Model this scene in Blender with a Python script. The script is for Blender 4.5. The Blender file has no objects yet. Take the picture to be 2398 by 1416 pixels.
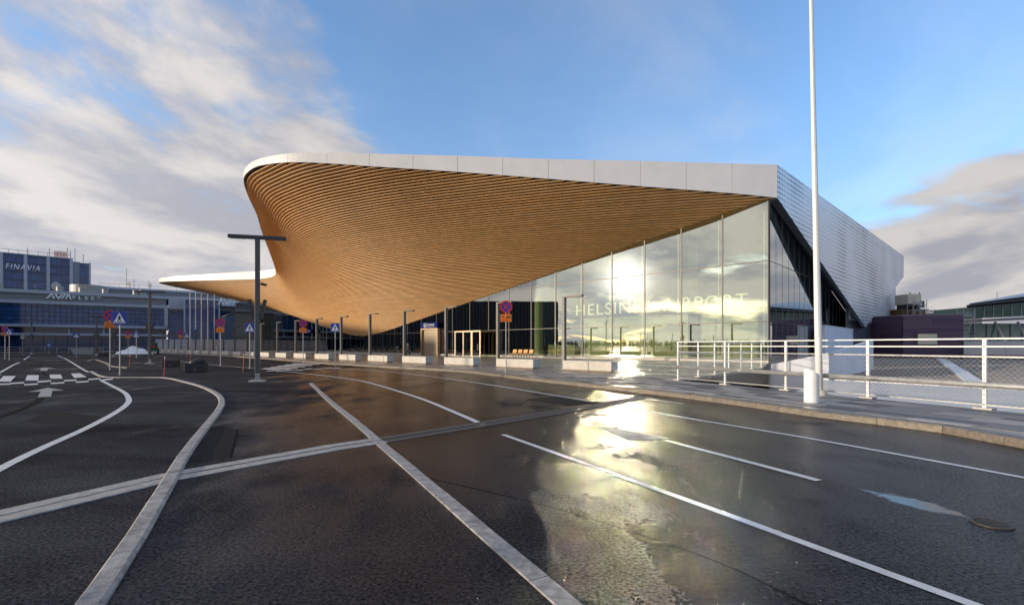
import bpy, bmesh, math, random
import numpy as np
from mathutils import Vector, Matrix
random.seed(7)
R = math.radians
sc = bpy.context.scene
col = sc.collection
# ------------------------------------------------------------------ camera
F, CX, HY, CH = 1120.0, 1199.0, 809.0, 1.5          # focal length, centre and horizon of the photograph (px); eye height (m)
cam = bpy.data.cameras.new('camera')
cam.sensor_width = 36.0
cam.lens = 36.0 * F / 2398.0
cam.shift_y = (HY - 708.0) / 2398.0
cam.clip_start = 0.1
cam.clip_end = 6000
co = bpy.data.objects.new('camera', cam)
co.location = (0, 0, CH)
co.rotation_euler = (R(90), 0, 0)
col.objects.link(co)
sc.camera = co
# ------------------------------------------------------------------ sun, sky, exposure
SUN = Vector((-0.991, -0.271, 0.1375)).normalized()
EL = math.asin(SUN.z)
sl = bpy.data.lights.new('sun', 'SUN')
sl.energy = 2.1
sl.angle = R(1.0)
sl.color = (1.0, 0.83, 0.62)
so = bpy.data.objects.new('sun', sl)
so.rotation_euler = SUN.to_track_quat('Z', 'Y').to_euler()
so.location = (-60, -20, 40)
col.objects.link(so)
EXPOSURE = 1.0
SKY = 0.15
sc.view_settings.view_transform = 'Standard'
sc.view_settings.look = 'None'
sc.view_settings.exposure = EXPOSURE
sc.view_settings.gamma = 1
sc.view_settings.use_curve_mapping = False
sc.cycles.use_denoising = True
sc.cycles.max_bounces = 10
sc.cycles.diffuse_bounces = 4
sc.cycles.glossy_bounces = 5
sc.cycles.transparent_max_bounces = 24
sc.cycles.sample_clamp_indirect = 700.0
sc.cycles.blur_glossy = 0.35
sc.cycles.caustics_reflective = True

world = bpy.data.worlds.new('World')
sc.world = world
world.use_nodes = True


def build_world():
    nt = world.node_tree
    N, L = nt.nodes, nt.links
    N.clear()
    out = N.new('ShaderNodeOutputWorld')
    bg = N.new('ShaderNodeBackground')
    bg.inputs['Strength'].default_value = SKY
    L.new(bg.outputs[0], out.inputs[0])
    sky = N.new('ShaderNodeTexSky')
    sky.sky_type = 'NISHITA'
    sky.sun_disc = False
    sky.sun_elevation = EL
    sky.sun_rotation = math.atan2(SUN.x, SUN.y)
    sky.air_density = 1.0
    sky.dust_density = 0.6
    sky.ozone_density = 2.6
    tc = N.new('ShaderNodeTexCoord')
    sep = N.new('ShaderNodeSeparateXYZ')
    L.new(tc.outputs['Generated'], sep.inputs[0])

    def val(op, a, b=None, c=None, clamp=False):
        n = N.new('ShaderNodeMath')
        n.operation = op
        n.use_clamp = clamp
        for i, x in enumerate((a, b, c)):
            if x is None:
                continue
            if isinstance(x, (int, float)):
                n.inputs[i].default_value = x
            else:
                L.new(x, n.inputs[i])
        return n.outputs[0]

    def smooth(x, lo, hi):
        n = N.new('ShaderNodeMapRange')
        n.interpolation_type = 'SMOOTHSTEP'
        n.inputs['From Min'].default_value = lo
        n.inputs['From Max'].default_value = hi
        L.new(x, n.inputs['Value'])
        return n.outputs['Result']

    X, Y, Z = sep.outputs
    zc = val('ADD', val('MAXIMUM', Z, 0.0), 0.22)
    px = val('DIVIDE', X, zc)
    py = val('DIVIDE', Y, zc)
    # cloud streets run towards azimuth ~ 30 degrees right of the view
    ca, sa = 0.53, 0.85
    al = val('ADD', val('MULTIPLY', px, ca), val('MULTIPLY', py, sa))
    ac = val('SUBTRACT', val('MULTIPLY', px, sa), val('MULTIPLY', py, ca))

    def cloud_noise(dx, dy):
        cb = N.new('ShaderNodeCombineXYZ')
        L.new(val('ADD', val('MULTIPLY', al, 0.80), dx), cb.inputs[0])
        L.new(val('ADD', val('MULTIPLY', ac, 1.0), dy), cb.inputs[1])
        n = N.new('ShaderNodeTexNoise')
        n.inputs['Scale'].default_value = 1.45
        n.inputs['Detail'].default_value = 10
        n.inputs['Roughness'].default_value = 0.56
        n.inputs['Distortion'].default_value = 0.3
        L.new(cb.outputs[0], n.inputs['Vector'])
        return n.outputs['Fac']
    OX, OY = 21.3, 2.6
    n1 = cloud_noise(OX, OY)
    n2 = cloud_noise(OX - 0.10, OY - 0.22)      # a step towards the sun
    # the cloud bank lies on the left (west to north-west); a second one low in the east; thin veils elsewhere
    az = val('ARCTAN2', X, Y)                    # 0 ahead, negative to the left
    left = smooth(az, -0.14, -0.44)
    right = val('MULTIPLY', smooth(az, 0.42, 0.72), smooth(Z, 0.36, 0.12))
    low = smooth(Z, 0.20, 0.04)
    bias = val('ADD', val('MULTIPLY', left, 0.25), val('MULTIPLY', right, 0.30))
    bias = val('ADD', bias, val('MULTIPLY', low, 0.06))
    d = val('ADD', n1, bias)
    dens = smooth(d, 0.57, 0.74)
    veil = val('ADD', val('MULTIPLY', smooth(n1, 0.42, 0.72), 0.22), val('ADD', val('MULTIPLY', smooth(Z, 0.55, 0.02), 0.30), 0.08))
    dens = val('MAXIMUM', dens, veil)
    lit = smooth(val('SUBTRACT', n1, n2), -0.10, 0.12)
    # forward scattering of the low sun in the cloud
    dot = N.new('ShaderNodeVectorMath')
    dot.operation = 'DOT_PRODUCT'
    L.new(tc.outputs['Generated'], dot.inputs[0])
    dot.inputs[1].default_value = SUN
    cosg = val('MAXIMUM', dot.outputs['Value'], 0.0)
    glow = val('ADD', val('MULTIPLY', val('POWER', cosg, 8.0), 0.5), val('MULTIPLY', val('POWER', cosg, 1200.0), 5.0))
    mixc = N.new('ShaderNodeMix')
    mixc.data_type = 'RGBA'
    mixc.inputs['A'].default_value = (1.65, 1.68, 1.9, 1)
    mixc.inputs['B'].default_value = (2.75, 2.62, 2.55, 1)
    L.new(lit, mixc.inputs['Factor'])
    sc1 = N.new('ShaderNodeVectorMath')
    sc1.operation = 'SCALE'
    L.new(mixc.outputs['Result'], sc1.inputs[0])
    L.new(val('ADD', glow, val('ADD', val('MULTIPLY', cosg, 0.42), 0.80)), sc1.inputs['Scale'])
    tint = N.new('ShaderNodeVectorMath')
    tint.operation = 'MULTIPLY'
    L.new(sky.outputs[0], tint.inputs[0])
    tint.inputs[1].default_value = (1.12, 1.22, 1.36)
    mix = N.new('ShaderNodeMix')
    mix.data_type = 'RGBA'
    L.new(dens, mix.inputs['Factor'])
    L.new(tint.outputs[0], mix.inputs['A'])
    L.new(sc1.outputs[0], mix.inputs['B'])
    L.new(mix.outputs['Result'], bg.inputs['Color'])


build_world()


# ------------------------------------------------------------------ helpers
def G(x, y, z=0.0):
    """point of a level surface at height z that the photograph shows at (x, y)"""
    Y = (CH - z) * F / (y - HY)
    return Vector(((x - CX) / F * Y, Y, z))


def D(x, y, Y):
    """point at distance Y that the photograph shows at (x, y)"""
    return Vector(((x - CX) / F * Y, Y, CH + (HY - y) / F * Y))


class MB:
    def __init__(s):
        s.v, s.f = [], []

    def add(s, vs, fs):
        o = len(s.v)
        s.v += [tuple(v) for v in vs]
        s.f += [tuple(i + o for i in f) for f in fs]
        return s

    def hexa(s, p):                      # 8 points: bottom 4 ccw, top 4 ccw
        return s.add(p, [(3, 2, 1, 0), (4, 5, 6, 7), (0, 1, 5, 4), (1, 2, 6, 5), (2, 3, 7, 6), (3, 0, 4, 7)])

    def box(s, x0, x1, y0, y1, z0, z1, bev=0.0):
        if bev <= 0:
            return s.hexa([(x0, y0, z0), (x1, y0, z0), (x1, y1, z0), (x0, y1, z0), (x0, y0, z1), (x1, y0, z1), (x1, y1, z1), (x0, y1, z1)])
        b = bev
        def ring(i, z):
            return [(x0 + i + b, y0 + i, z), (x1 - i - b, y0 + i, z), (x1 - i, y0 + i + b, z), (x1 - i, y1 - i - b, z),
                    (x1 - i - b, y1 - i, z), (x0 + i + b, y1 - i, z), (x0 + i, y1 - i - b, z), (x0 + i, y0 + i + b, z)]
        vs = ring(b, z0) + ring(0, z0 + b) + ring(0, z1 - b) + ring(b, z1)
        fs = [tuple(range(7, -1, -1)), tuple(range(24, 32))]
        for k in range(3):
            for i in range(8):
                j = (i + 1) % 8
                fs.append((k * 8 + i, k * 8 + j, k * 8 + 8 + j, k * 8 + 8 + i))
        return s.add(vs, fs)

    def bar(s, a, b, w, h=None, up=(0, 0, 1)):
        a, b = Vector(a), Vector(b)
        h = w if h is None else h
        d = (b - a).normalized()
        u = Vector(up)
        if abs(d.dot(u)) > 0.99:
            u = Vector((0, 1, 0))
        sd = d.cross(u).normalized() * w / 2
        uu = sd.cross(d).normalized() * h / 2
        return s.hexa([a - sd - uu, b - sd - uu, b + sd - uu, a + sd - uu, a - sd + uu, b - sd + uu, b + sd + uu, a + sd + uu])

    def tube(s, pts, r, n=8, caps=True, r2=None):
        pts = [Vector(p) for p in pts]
        rings = []
        m = len(pts)
        for i, p in enumerate(pts):
            d = (pts[min(i + 1, m - 1)] - pts[max(i - 1, 0)]).normalized()
            u = Vector((0, 0, 1)) if abs(d.z) < 0.9 else Vector((1, 0, 0))
            a = d.cross(u).normalized()
            b = a.cross(d).normalized()
            rr = r if r2 is None else r + (r2 - r) * i / (m - 1)
            rings.append([p + (a * math.cos(2 * math.pi * k / n) + b * math.sin(2 * math.pi * k / n)) * rr for k in range(n)])
        vs = [v for ring in rings for v in ring]
        fs = []
        for i in range(m - 1):
            for k in range(n):
                l = (k + 1) % n
                fs.append((i * n + k, i * n + l, i * n + n + l, i * n + n + k))
        if caps:
            fs.append(tuple(range(n - 1, -1, -1)))
            fs.append(tuple((m - 1) * n + k for k in range(n)))
        return s.add(vs, fs)

    def lathe(s, prof, n=20, c=(0, 0, 0)):
        vs, fs = [], []
        for r, z in prof:
            for k in range(n):
                a = 2 * math.pi * k / n
                vs.append((c[0] + r * math.cos(a), c[1] + r * math.sin(a), c[2] + z))
        for i in range(len(prof) - 1):
            for k in range(n):
                l = (k + 1) % n
                fs.append((i * n + k, i * n + l, i * n + n + l, i * n + n + k))
        fs.append(tuple(range(n - 1, -1, -1)))
        fs.append(tuple((len(prof) - 1) * n + k for k in range(n)))
        return s.add(vs, fs)

    def prism(s, poly, z0, z1):          # plan polygon extruded upwards
        n = len(poly)
        vs = [(p[0], p[1], z0) for p in poly] + [(p[0], p[1], z1) for p in poly]
        fs = [tuple(range(n - 1, -1, -1)), tuple(range(n, 2 * n))]
        fs += [(i, (i + 1) % n, n + (i + 1) % n, n + i) for i in range(n)]
        return s.add(vs, fs)

    def plate(s, pts, nrm, th):          # flat polygon given in space, thickened along -nrm
        n = len(pts)
        nn = Vector(nrm).normalized() * th
        vs = [Vector(p) for p in pts] + [Vector(p) - nn for p in pts]
        fs = [tuple(range(n)), tuple(range(2 * n - 1, n - 1, -1))]
        fs += [(i, n + i, n + (i + 1) % n, (i + 1) % n) for i in range(n)]
        return s.add(vs, fs)

    def build(s, name, mat, parent=None, smooth=False, world=False):
        me = bpy.data.meshes.new(name)
        vs = s.v
        if world and parent is not None:
            l = wloc(parent)
            vs = [(v[0] - l.x, v[1] - l.y, v[2] - l.z) for v in s.v]
        me.from_pydata(vs, [], s.f)
        me.validate()
        if name_fix(name):
            bm = bmesh.new()
            bm.from_mesh(me)
            bmesh.ops.recalc_face_normals(bm, faces=bm.faces)
            bm.to_mesh(me)
            bm.free()
        me.materials.append(mat)
        if smooth:
            me.polygons.foreach_set('use_smooth', [True] * len(me.polygons))
        o = bpy.data.objects.new(name, me)
        col.objects.link(o)
        o.parent = parent
        return o


def wloc(o):
    l = Vector((0, 0, 0))
    while o is not None:
        l = l + o.location
        o = o.parent
    return l


def name_fix(n):
    return True


def tag(o, label=None, cat=None, group=None, kind=None):
    if label:
        o['label'] = label
    if cat:
        o['category'] = cat
    if group:
        o['group'] = group
    if kind:
        o['kind'] = kind
    return o


def thing(name, label, cat, loc=(0, 0, 0), rz=0.0, group=None):
    o = bpy.data.objects.new(name, None)
    o.empty_display_size = 0.3
    o.location = loc
    o.rotation_euler = (0, 0, rz)
    col.objects.link(o)
    return tag(o, label, cat, group)


def copy_tree(o, parent=None):
    c = o.copy()
    col.objects.link(c)
    c.parent = parent
    for ch in list(o.children):
        copy_tree(ch, c)
    return c


# ------------------------------------------------------------------ materials
MATS = {}


def mat(name, color, rough=0.5, metal=0.0, var=0.0, scale=4.0, bump=0.0, bscale=60.0, spec=0.5, rvar=0.0, stretch=None):
    if name in MATS:
        return MATS[name]
    m = bpy.data.materials.new(name)
    m.use_nodes = True
    nt = m.node_tree
    N, L = nt.nodes, nt.links
    b = N['Principled BSDF']
    b.inputs['Base Color'].default_value = (*color, 1)
    b.inputs['Roughness'].default_value = rough
    b.inputs['Metallic'].default_value = metal
    b.inputs['Specular IOR Level'].default_value = spec
    tc = N.new('ShaderNodeTexCoord')
    vec = tc.outputs['Object']
    if stretch:
        mp = N.new('ShaderNodeMapping')
        mp.inputs['Scale'].default_value = stretch
        L.new(vec, mp.inputs[0])
        vec = mp.outputs[0]
    if var > 0 or rvar > 0:
        n = N.new('ShaderNodeTexNoise')
        n.inputs['Scale'].default_value = scale
        n.inputs['Detail'].default_value = 6
        n.inputs['Roughness'].default_value = 0.6
        L.new(vec, n.inputs['Vector'])
        if var > 0:
            r = N.new('ShaderNodeValToRGB')
            r.color_ramp.elements[0].position = 0.28
            r.color_ramp.elements[1].position = 0.72
            r.color_ramp.elements[0].color = tuple(max(0, c * (1 - var)) for c in color) + (1,)
            r.color_ramp.elements[1].color = tuple(min(1, c * (1 + var)) for c in color) + (1,)
            L.new(n.outputs['Fac'], r.inputs[0])
            L.new(r.outputs[0], b.inputs['Base Color'])
        if rvar > 0:
            mr = N.new('ShaderNodeMapRange')
            mr.inputs['From Min'].default_value = 0.3
            mr.inputs['From Max'].default_value = 0.7
            mr.inputs['To Min'].default_value = max(0.02, rough - rvar)
            mr.inputs['To Max'].default_value = min(1, rough + rvar)
            L.new(n.outputs['Fac'], mr.inputs['Value'])
            L.new(mr.outputs[0], b.inputs['Roughness'])
    if bump > 0:
        n2 = N.new('ShaderNodeTexNoise')
        n2.inputs['Scale'].default_value = bscale
        n2.inputs['Detail'].default_value = 3
        L.new(vec, n2.inputs['Vector'])
        bp = N.new('ShaderNodeBump')
        bp.inputs['Strength'].default_value = bump
        bp.inputs['Distance'].default_value = 0.02
        L.new(n2.outputs['Fac'], bp.inputs['Height'])
        L.new(bp.outputs[0], b.inputs['Normal'])
    MATS[name] = m
    return m


def glass_mat(name, tint, refl, rough=0.0, refl_col=(1, 1, 1), wav=0.0):
    """coated architectural glass: a clear tinted pane with a partly mirroring surface"""
    if name in MATS:
        return MATS[name]
    m = bpy.data.materials.new(name)
    m.use_nodes = True
    nt = m.node_tree
    N, L = nt.nodes, nt.links
    N.clear()
    out = N.new('ShaderNodeOutputMaterial')
    tr = N.new('ShaderNodeBsdfTransparent')
    tr.inputs[0].default_value = (*tint, 1)
    gl = N.new('ShaderNodeBsdfGlossy')
    gl.inputs['Roughness'].default_value = rough
    gl.inputs['Color'].default_value = (*refl_col, 1)
    fr = N.new('ShaderNodeFresnel')
    fr.inputs['IOR'].default_value = 1.5
    ad = N.new('ShaderNodeMath')
    ad.operation = 'ADD'
    ad.use_clamp = True
    ad.inputs[1].default_value = refl
    L.new(fr.outputs[0], ad.inputs[0])
    mx = N.new('ShaderNodeMixShader')
    L.new(ad.outputs[0], mx.inputs[0])
    L.new(tr.outputs[0], mx.inputs[1])
    L.new(gl.outputs[0], mx.inputs[2])
    L.new(mx.outputs[0], out.inputs[0])
    if wav > 0:
        tc = N.new('ShaderNodeTexCoord')
        n = N.new('ShaderNodeTexNoise')
        n.inputs['Scale'].default_value = 0.35
        n.inputs['Detail'].default_value = 1
        L.new(tc.outputs['Object'], n.inputs['Vector'])
        bp = N.new('ShaderNodeBump')
        bp.inputs['Strength'].default_value = wav
        bp.inputs['Distance'].default_value = 0.05
        L.new(n.outputs['Fac'], bp.inputs['Height'])
        L.new(bp.outputs[0], gl.inputs['Normal'])
    MATS[name] = m
    return m


def asphalt_mat():
    m = bpy.data.materials.new('wet_asphalt')
    m.use_nodes = True
    nt = m.node_tree
    N, L = nt.nodes, nt.links
    b = N['Principled BSDF']
    tc = N.new('ShaderNodeTexCoord')
    P = tc.outputs['Object']

    def noise(scale, detail=5, rough=0.55, stretch=None, dist=0.0):
        v = P
        if stretch:
            mp = N.new('ShaderNodeMapping')
            mp.inputs['Scale'].default_value = stretch
            mp.inputs['Rotation'].default_value = (0, 0, R(40))
            L.new(P, mp.inputs[0])
            v = mp.outputs[0]
        n = N.new('ShaderNodeTexNoise')
        n.inputs['Scale'].default_value = scale
        n.inputs['Detail'].default_value = detail
        n.inputs['Roughness'].default_value = rough
        n.inputs['Distortion'].default_value = dist
        L.new(v, n.inputs['Vector'])
        return n.outputs['Fac']

    def rng(x, a, b_, c, d, sm=True):
        n = N.new('ShaderNodeMapRange')
        n.interpolation_type = 'SMOOTHSTEP' if sm else 'LINEAR'
        for k, v in zip(('From Min', 'From Max', 'To Min', 'To Max'), (a, b_, c, d)):
            n.inputs[k].default_value = v
        L.new(x, n.inputs['Value'])
        return n.outputs['Result']

    def math_(op, a, b_, clamp=False):
        n = N.new('ShaderNodeMath')
        n.operation = op
        n.use_clamp = clamp
        for i, x in enumerate((a, b_)):
            if isinstance(x, (int, float)):
                n.inputs[i].default_value = x
            else:
                L.new(x, n.inputs[i])
        return n.outputs[0]
    big = noise(0.16, 4, 0.55, (1.0, 0.42, 1.0), 0.4)
    mid = noise(0.9, 5, 0.6, (1.0, 0.5, 1.0))
    fine = noise(38.0, 4, 0.75)
    grain = noise(110.0, 3, 0.7)
    sweep = noise(0.55, 6, 0.62, (0.30, 1.0, 1.0), 0.9)
    wet = math_('ADD', math_('MULTIPLY', big, 0.6), math_('MULTIPLY', mid, 0.4))
    # the left carriageway has drained and dried in patches, the right one still carries a wet film
    sepx = N.new('ShaderNodeSeparateXYZ')
    L.new(P, sepx.inputs[0])
    wside = rng(math_('ADD', sepx.outputs[0], math_('MULTIPLY', sepx.outputs[1], 0.35)), -6.0, 4.0, -0.12, 0.09)
    wet = math_('ADD', wet, wside)
    film = rng(wet, 0.36, 0.62, 0.0, 1.0)
    # standing water: a long shallow puddle leading to the gully, ragged edge
    A_, B_ = G(2010, 1143), G(2300, 1218)
    dl = (B_ - A_)
    ln = dl.length
    dl = dl / ln
    qx = math_('SUBTRACT', sepx.outputs[0], A_.x)
    qy = math_('SUBTRACT', sepx.outputs[1], A_.y)
    along = math_('DIVIDE', math_('ADD', math_('MULTIPLY', qx, dl.x), math_('MULTIPLY', qy, dl.y)), ln)
    across = math_('ABSOLUTE', math_('SUBTRACT', math_('MULTIPLY', qy, dl.x), math_('MULTIPLY', qx, dl.y)), 0.0)
    ta_ = math_('SUBTRACT', math_('MULTIPLY', along, 2.0), 1.0)
    lens = math_('MULTIPLY', math_('SUBTRACT', 1.0, math_('MULTIPLY', ta_, ta_)), 0.13)
    lens = math_('ADD', lens, math_('MULTIPLY', math_('SUBTRACT', noise(3.0, 6, 0.7), 0.5), 0.45))
    pud2 = rng(math_('SUBTRACT', lens, across), -0.05, 0.05, 0.0, 1.0)
    puddle = math_('MAXIMUM', rng(wet, 0.70, 0.76, 0.0, 1.0), pud2)
    colr = N.new('ShaderNodeMix')
    colr.data_type = 'RGBA'
    colr.inputs['A'].default_value = (0.032, 0.031, 0.034, 1)
    colr.inputs['B'].default_value = (0.009, 0.0085, 0.009, 1)
    L.new(film, colr.inputs['Factor'])
    sp = N.new('ShaderNodeMix')
    sp.data_type = 'RGBA'
    sp.blend_type = 'MULTIPLY'
    sp.inputs['Factor'].default_value = 1.0
    L.new(colr.outputs['Result'], sp.inputs['A'])
    gr = N.new('ShaderNodeCombineXYZ')
    gv = math_('MULTIPLY', rng(fine, 0.32, 0.72, 0.25, 2.2, False), rng(sweep, 0.35, 0.72, 0.55, 1.9, False))
    for i in range(3):
        L.new(gv, gr.inputs[i])
    L.new(gr.outputs[0], sp.inputs['B'])
    L.new(sp.outputs['Result'], b.inputs['Base Color'])
    rough = math_('ADD', rng(film, 0, 1, 0.58, 0.18), math_('MULTIPLY', math_('SUBTRACT', fine, 0.5), 0.25))
    rough = math_('MULTIPLY', rough, rng(puddle, 0, 1, 1.0, 0.12))
    L.new(rough, b.inputs['Roughness'])
    spv = math_('MULTIPLY', rng(film, 0, 1, 0.08, 0.24), math_('MULTIPLY', rng(fine, 0.36, 0.66, 0.35, 1.7, False), rng(mid, 0.35, 0.65, 0.75, 1.25, False)))
    L.new(math_('MAXIMUM', spv, math_('MULTIPLY', puddle, 0.5)), b.inputs['Specular IOR Level'])
    bp = N.new('ShaderNodeBump')
    bp.inputs['Distance'].default_value = 0.014
    L.new(rng(puddle, 0, 1, 0.65, 0.01), bp.inputs['Strength'])
    L.new(math_('ADD', math_('MULTIPLY', fine, 0.6), math_('MULTIPLY', grain, 0.4)), bp.inputs['Height'])
    L.new(bp.outputs[0], b.inputs['Normal'])
    # stone tips stay matt, the film lies between them
    df = N.new('ShaderNodeBsdfDiffuse')
    L.new(sp.outputs['Result'], df.inputs['Color'])
    L.new(bp.outputs[0], df.inputs['Normal'])
    cov = math_('ADD', rng(film, 0, 1, 0.28, 0.80), math_('MULTIPLY', math_('SUBTRACT', math_('ADD', math_('MULTIPLY', fine, 0.55), math_('MULTIPLY', grain, 0.45)), 0.5), 4.5))
    cov = math_('ADD', cov, math_('MULTIPLY', math_('SUBTRACT', mid, 0.5), 0.7))
    cov = math_('MAXIMUM', math_('MINIMUM', math_('MAXIMUM', cov, 0.04), 1.0), puddle)
    mx = N.new('ShaderNodeMixShader')
    L.new(cov, mx.inputs[0])
    L.new(df.outputs[0], mx.inputs[1])
    L.new(b.outputs[0], mx.inputs[2])
    L.new(mx.outputs[0], N['Material Output'].inputs[0])
    return m


def paint_mat():
    m = mat('road_paint', (0.60, 0.60, 0.585), 0.5, 0, 0.2, 7.0, 0.25, 70)
    nt = m.node_tree
    N, L = nt.nodes, nt.links
    b = N['Principled BSDF']
    src = b.inputs['Base Color'].links[0].from_socket
    tc = N.new('ShaderNodeTexCoord')
    n = N.new('ShaderNodeTexNoise')
    n.inputs['Scale'].default_value = 26
    n.inputs['Detail'].default_value = 6
    n.inputs['Roughness'].default_value = 0.75
    L.new(tc.outputs['Object'], n.inputs['Vector'])
    r = N.new('ShaderNodeMapRange')
    r.inputs['From Min'].default_value = 0.60
    r.inputs['From Max'].default_value = 0.68
    L.new(n.outputs['Fac'], r.inputs['Value'])
    mx = N.new('ShaderNodeMix')
    mx.data_type = 'RGBA'
    L.new(r.outputs[0], mx.inputs['Factor'])
    L.new(src, mx.inputs['A'])
    mx.inputs['B'].default_value = (0.05, 0.05, 0.052, 1)
    L.new(mx.outputs['Result'], b.inputs['Base Color'])
    return m


def paver_tex_mat(name, ang, loc):
    """long grey pavers in running bond, three tones"""
    m = bpy.data.materials.new(name)
    m.use_nodes = True
    nt = m.node_tree
    N, L = nt.nodes, nt.links
    b = N['Principled BSDF']
    tc = N.new('ShaderNodeTexCoord')
    mp = N.new('ShaderNodeMapping')
    mp.inputs['Rotation'].default_value = (0, 0, -ang)
    L.new(tc.outputs['Object'], mp.inputs[0])
    br = N.new('ShaderNodeTexBrick')
    br.offset = 0.37
    br.inputs['Color1'].default_value = (0.12, 0.118, 0.116, 1)
    br.inputs['Color2'].default_value = (0.29, 0.28, 0.27, 1)
    br.inputs['Mortar'].default_value = (0.06, 0.057, 0.055, 1)
    br.inputs['Scale'].default_value = 1.0
    br.inputs['Brick Width'].default_value = 0.9
    br.inputs['Row Height'].default_value = 0.3
    br.inputs['Mortar Size'].default_value = 0.006
    L.new(mp.outputs[0], br.inputs['Vector'])
    n = N.new('ShaderNodeTexNoise')
    n.inputs['Scale'].default_value = 0.5
    n.inputs['Detail'].default_value = 5
    L.new(tc.outputs['Object'], n.inputs['Vector'])
    mr = N.new('ShaderNodeMapRange')
    mr.inputs['From Min'].default_value = 0.35
    mr.inputs['From Max'].default_value = 0.65
    mr.inputs['To Min'].default_value = 0.18
    mr.inputs['To Max'].default_value = 0.5
    L.new(n.outputs['Fac'], mr.inputs['Value'])
    L.new(mr.outputs[0], b.inputs['Roughness'])
    L.new(br.outputs['Color'], b.inputs['Base Color'])
    b.inputs['Specular IOR Level'].default_value = 0.35
    bp = N.new('ShaderNodeBump')
    bp.inputs['Strength'].default_value = 0.25
    bp.inputs['Distance'].default_value = 0.01
    n2 = N.new('ShaderNodeTexNoise')
    n2.inputs['Scale'].default_value = 30
    L.new(tc.outputs['Object'], n2.inputs['Vector'])
    L.new(n2.outputs['Fac'], bp.inputs['Height'])
    L.new(bp.outputs[0], b.inputs['Normal'])
    return m


def grid_glass_mat(name, c1, c2, w, h, ang, rough=0.12):
    """far curtain wall: panes of slightly different tone"""
    m = bpy.data.materials.new(name)
    m.use_nodes = True
    nt = m.node_tree
    N, L = nt.nodes, nt.links
    b = N['Principled BSDF']
    tc = N.new('ShaderNodeTexCoord')
    mp = N.new('ShaderNodeMapping')
    mp.inputs['Rotation'].default_value = (0, 0, -ang)
    L.new(tc.outputs['Object'], mp.inputs[0])
    sp = N.new('ShaderNodeSeparateXYZ')
    L.new(mp.outputs[0], sp.inputs[0])
    cb = N.new('ShaderNodeCombineXYZ')
    L.new(sp.outputs[0], cb.inputs[0])
    L.new(sp.outputs[2], cb.inputs[1])
    br = N.new('ShaderNodeTexBrick')
    br.offset = 0.0
    br.inputs['Color1'].default_value = (*c1, 1)
    br.inputs['Color2'].default_value = (*c2, 1)
    br.inputs['Mortar'].default_value = (0.012, 0.014, 0.02, 1)
    br.inputs['Scale'].default_value = 1.0
    br.inputs['Brick Width'].default_value = w
    br.inputs['Row Height'].default_value = h
    br.inputs['Mortar Size'].default_value = 0.05
    br.inputs['Bias'].default_value = 0.0
    L.new(cb.outputs[0], br.inputs['Vector'])
    L.new(br.outputs['Color'], b.inputs['Base Color'])
    b.inputs['Roughness'].default_value = rough
    b.inputs['Specular IOR Level'].default_value = 0.7
    return m


ASPH = asphalt_mat()
PAINT = paint_mat()
WHITE = mat('white_panel', (0.74, 0.727, 0.71), 0.42, 0, 0.05, 0.7)
WHITE2 = mat('white_steel', (0.78, 0.78, 0.76), 0.4, 0, 0.05, 3.0)
DARK = mat('dark_steel', (0.035, 0.037, 0.042), 0.45, 0.0, 0.15, 3.0)
POSTM = mat('bronze_grey_steel', (0.11, 0.10, 0.09), 0.5, 0.2, 0.12, 2.0)
LAMPM = mat('grey_green_steel', (0.085, 0.088, 0.088), 0.45, 0.2, 0.12, 2.0)
GALV = mat('galvanised_steel', (0.36, 0.365, 0.36), 0.45, 0.4, 0.2, 6.0, 0, 0, 0.5, 0.12)
CONC = mat('pale_concrete', (0.50, 0.47, 0.42), 0.75, 0, 0.12, 2.5, 0.25, 40)
GRAN = mat('granite_kerb', (0.31, 0.295, 0.28), 0.65, 0, 0.5, 11.0, 0.5, 90)
GRANW = mat('worn_granite', (0.17, 0.145, 0.115), 0.5, 0, 0.4, 12.0, 0.4, 60)
WOODS = [mat('timber_slat_%s' % n_, c_, 0.55, 0, 0.14, 1.2, 0, 0, 0.3) for n_, c_ in (('honey', (0.80, 0.475, 0.205)), ('tan', (0.76, 0.455, 0.20)), ('amber', (0.79, 0.455, 0.185)), ('pale', (0.82, 0.505, 0.235)))]
WOODBK = mat('soffit_lining', (0.34, 0.18, 0.075), 0.8)
BENCHW = mat('bench_timber', (0.62, 0.33, 0.10), 0.5, 0, 0.15, 6.0)
BRONZE = mat('bronze_frame', (0.50, 0.36, 0.24), 0.35, 0.7, 0.08, 3.0)
MULL = mat('mullion_metal', (0.045, 0.038, 0.034), 0.4, 0.3)
MULLG = mat('grey_mullion', (0.10, 0.11, 0.13), 0.4, 0.3)
BLUE = mat('sign_blue', (0.010, 0.035, 0.30), 0.45)
RED = mat('sign_red', (0.50, 0.012, 0.02), 0.45)
ORANGE = mat('sign_orange', (0.80, 0.20, 0.012), 0.5)
SWHITE = mat('sign_white', (0.80, 0.80, 0.80), 0.45)
BLACK = mat('black_print', (0.012, 0.012, 0.014), 0.6)
SNOW = mat('snow', (0.80, 0.82, 0.86), 0.8, 0, 0.08, 3.0, 0.6, 8)
# ------------------------------------------------------------------ plan of the terminal
FX, FY = 20.75, 38.6                         # right corner of the glass front
KD = 1.035
NF = Vector((-1.0, -KD, 0)).normalized()     # outward normal of the front
DF = Vector((-KD, 1.0, 0)).normalized()      # along the front, away to the left
LT = math.hypot(KD, 1.0)


def GP(t, z=0.0, off=0.0):
    p = Vector((FX - KD * t, FY + t, z))
    return p + NF * off


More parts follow.
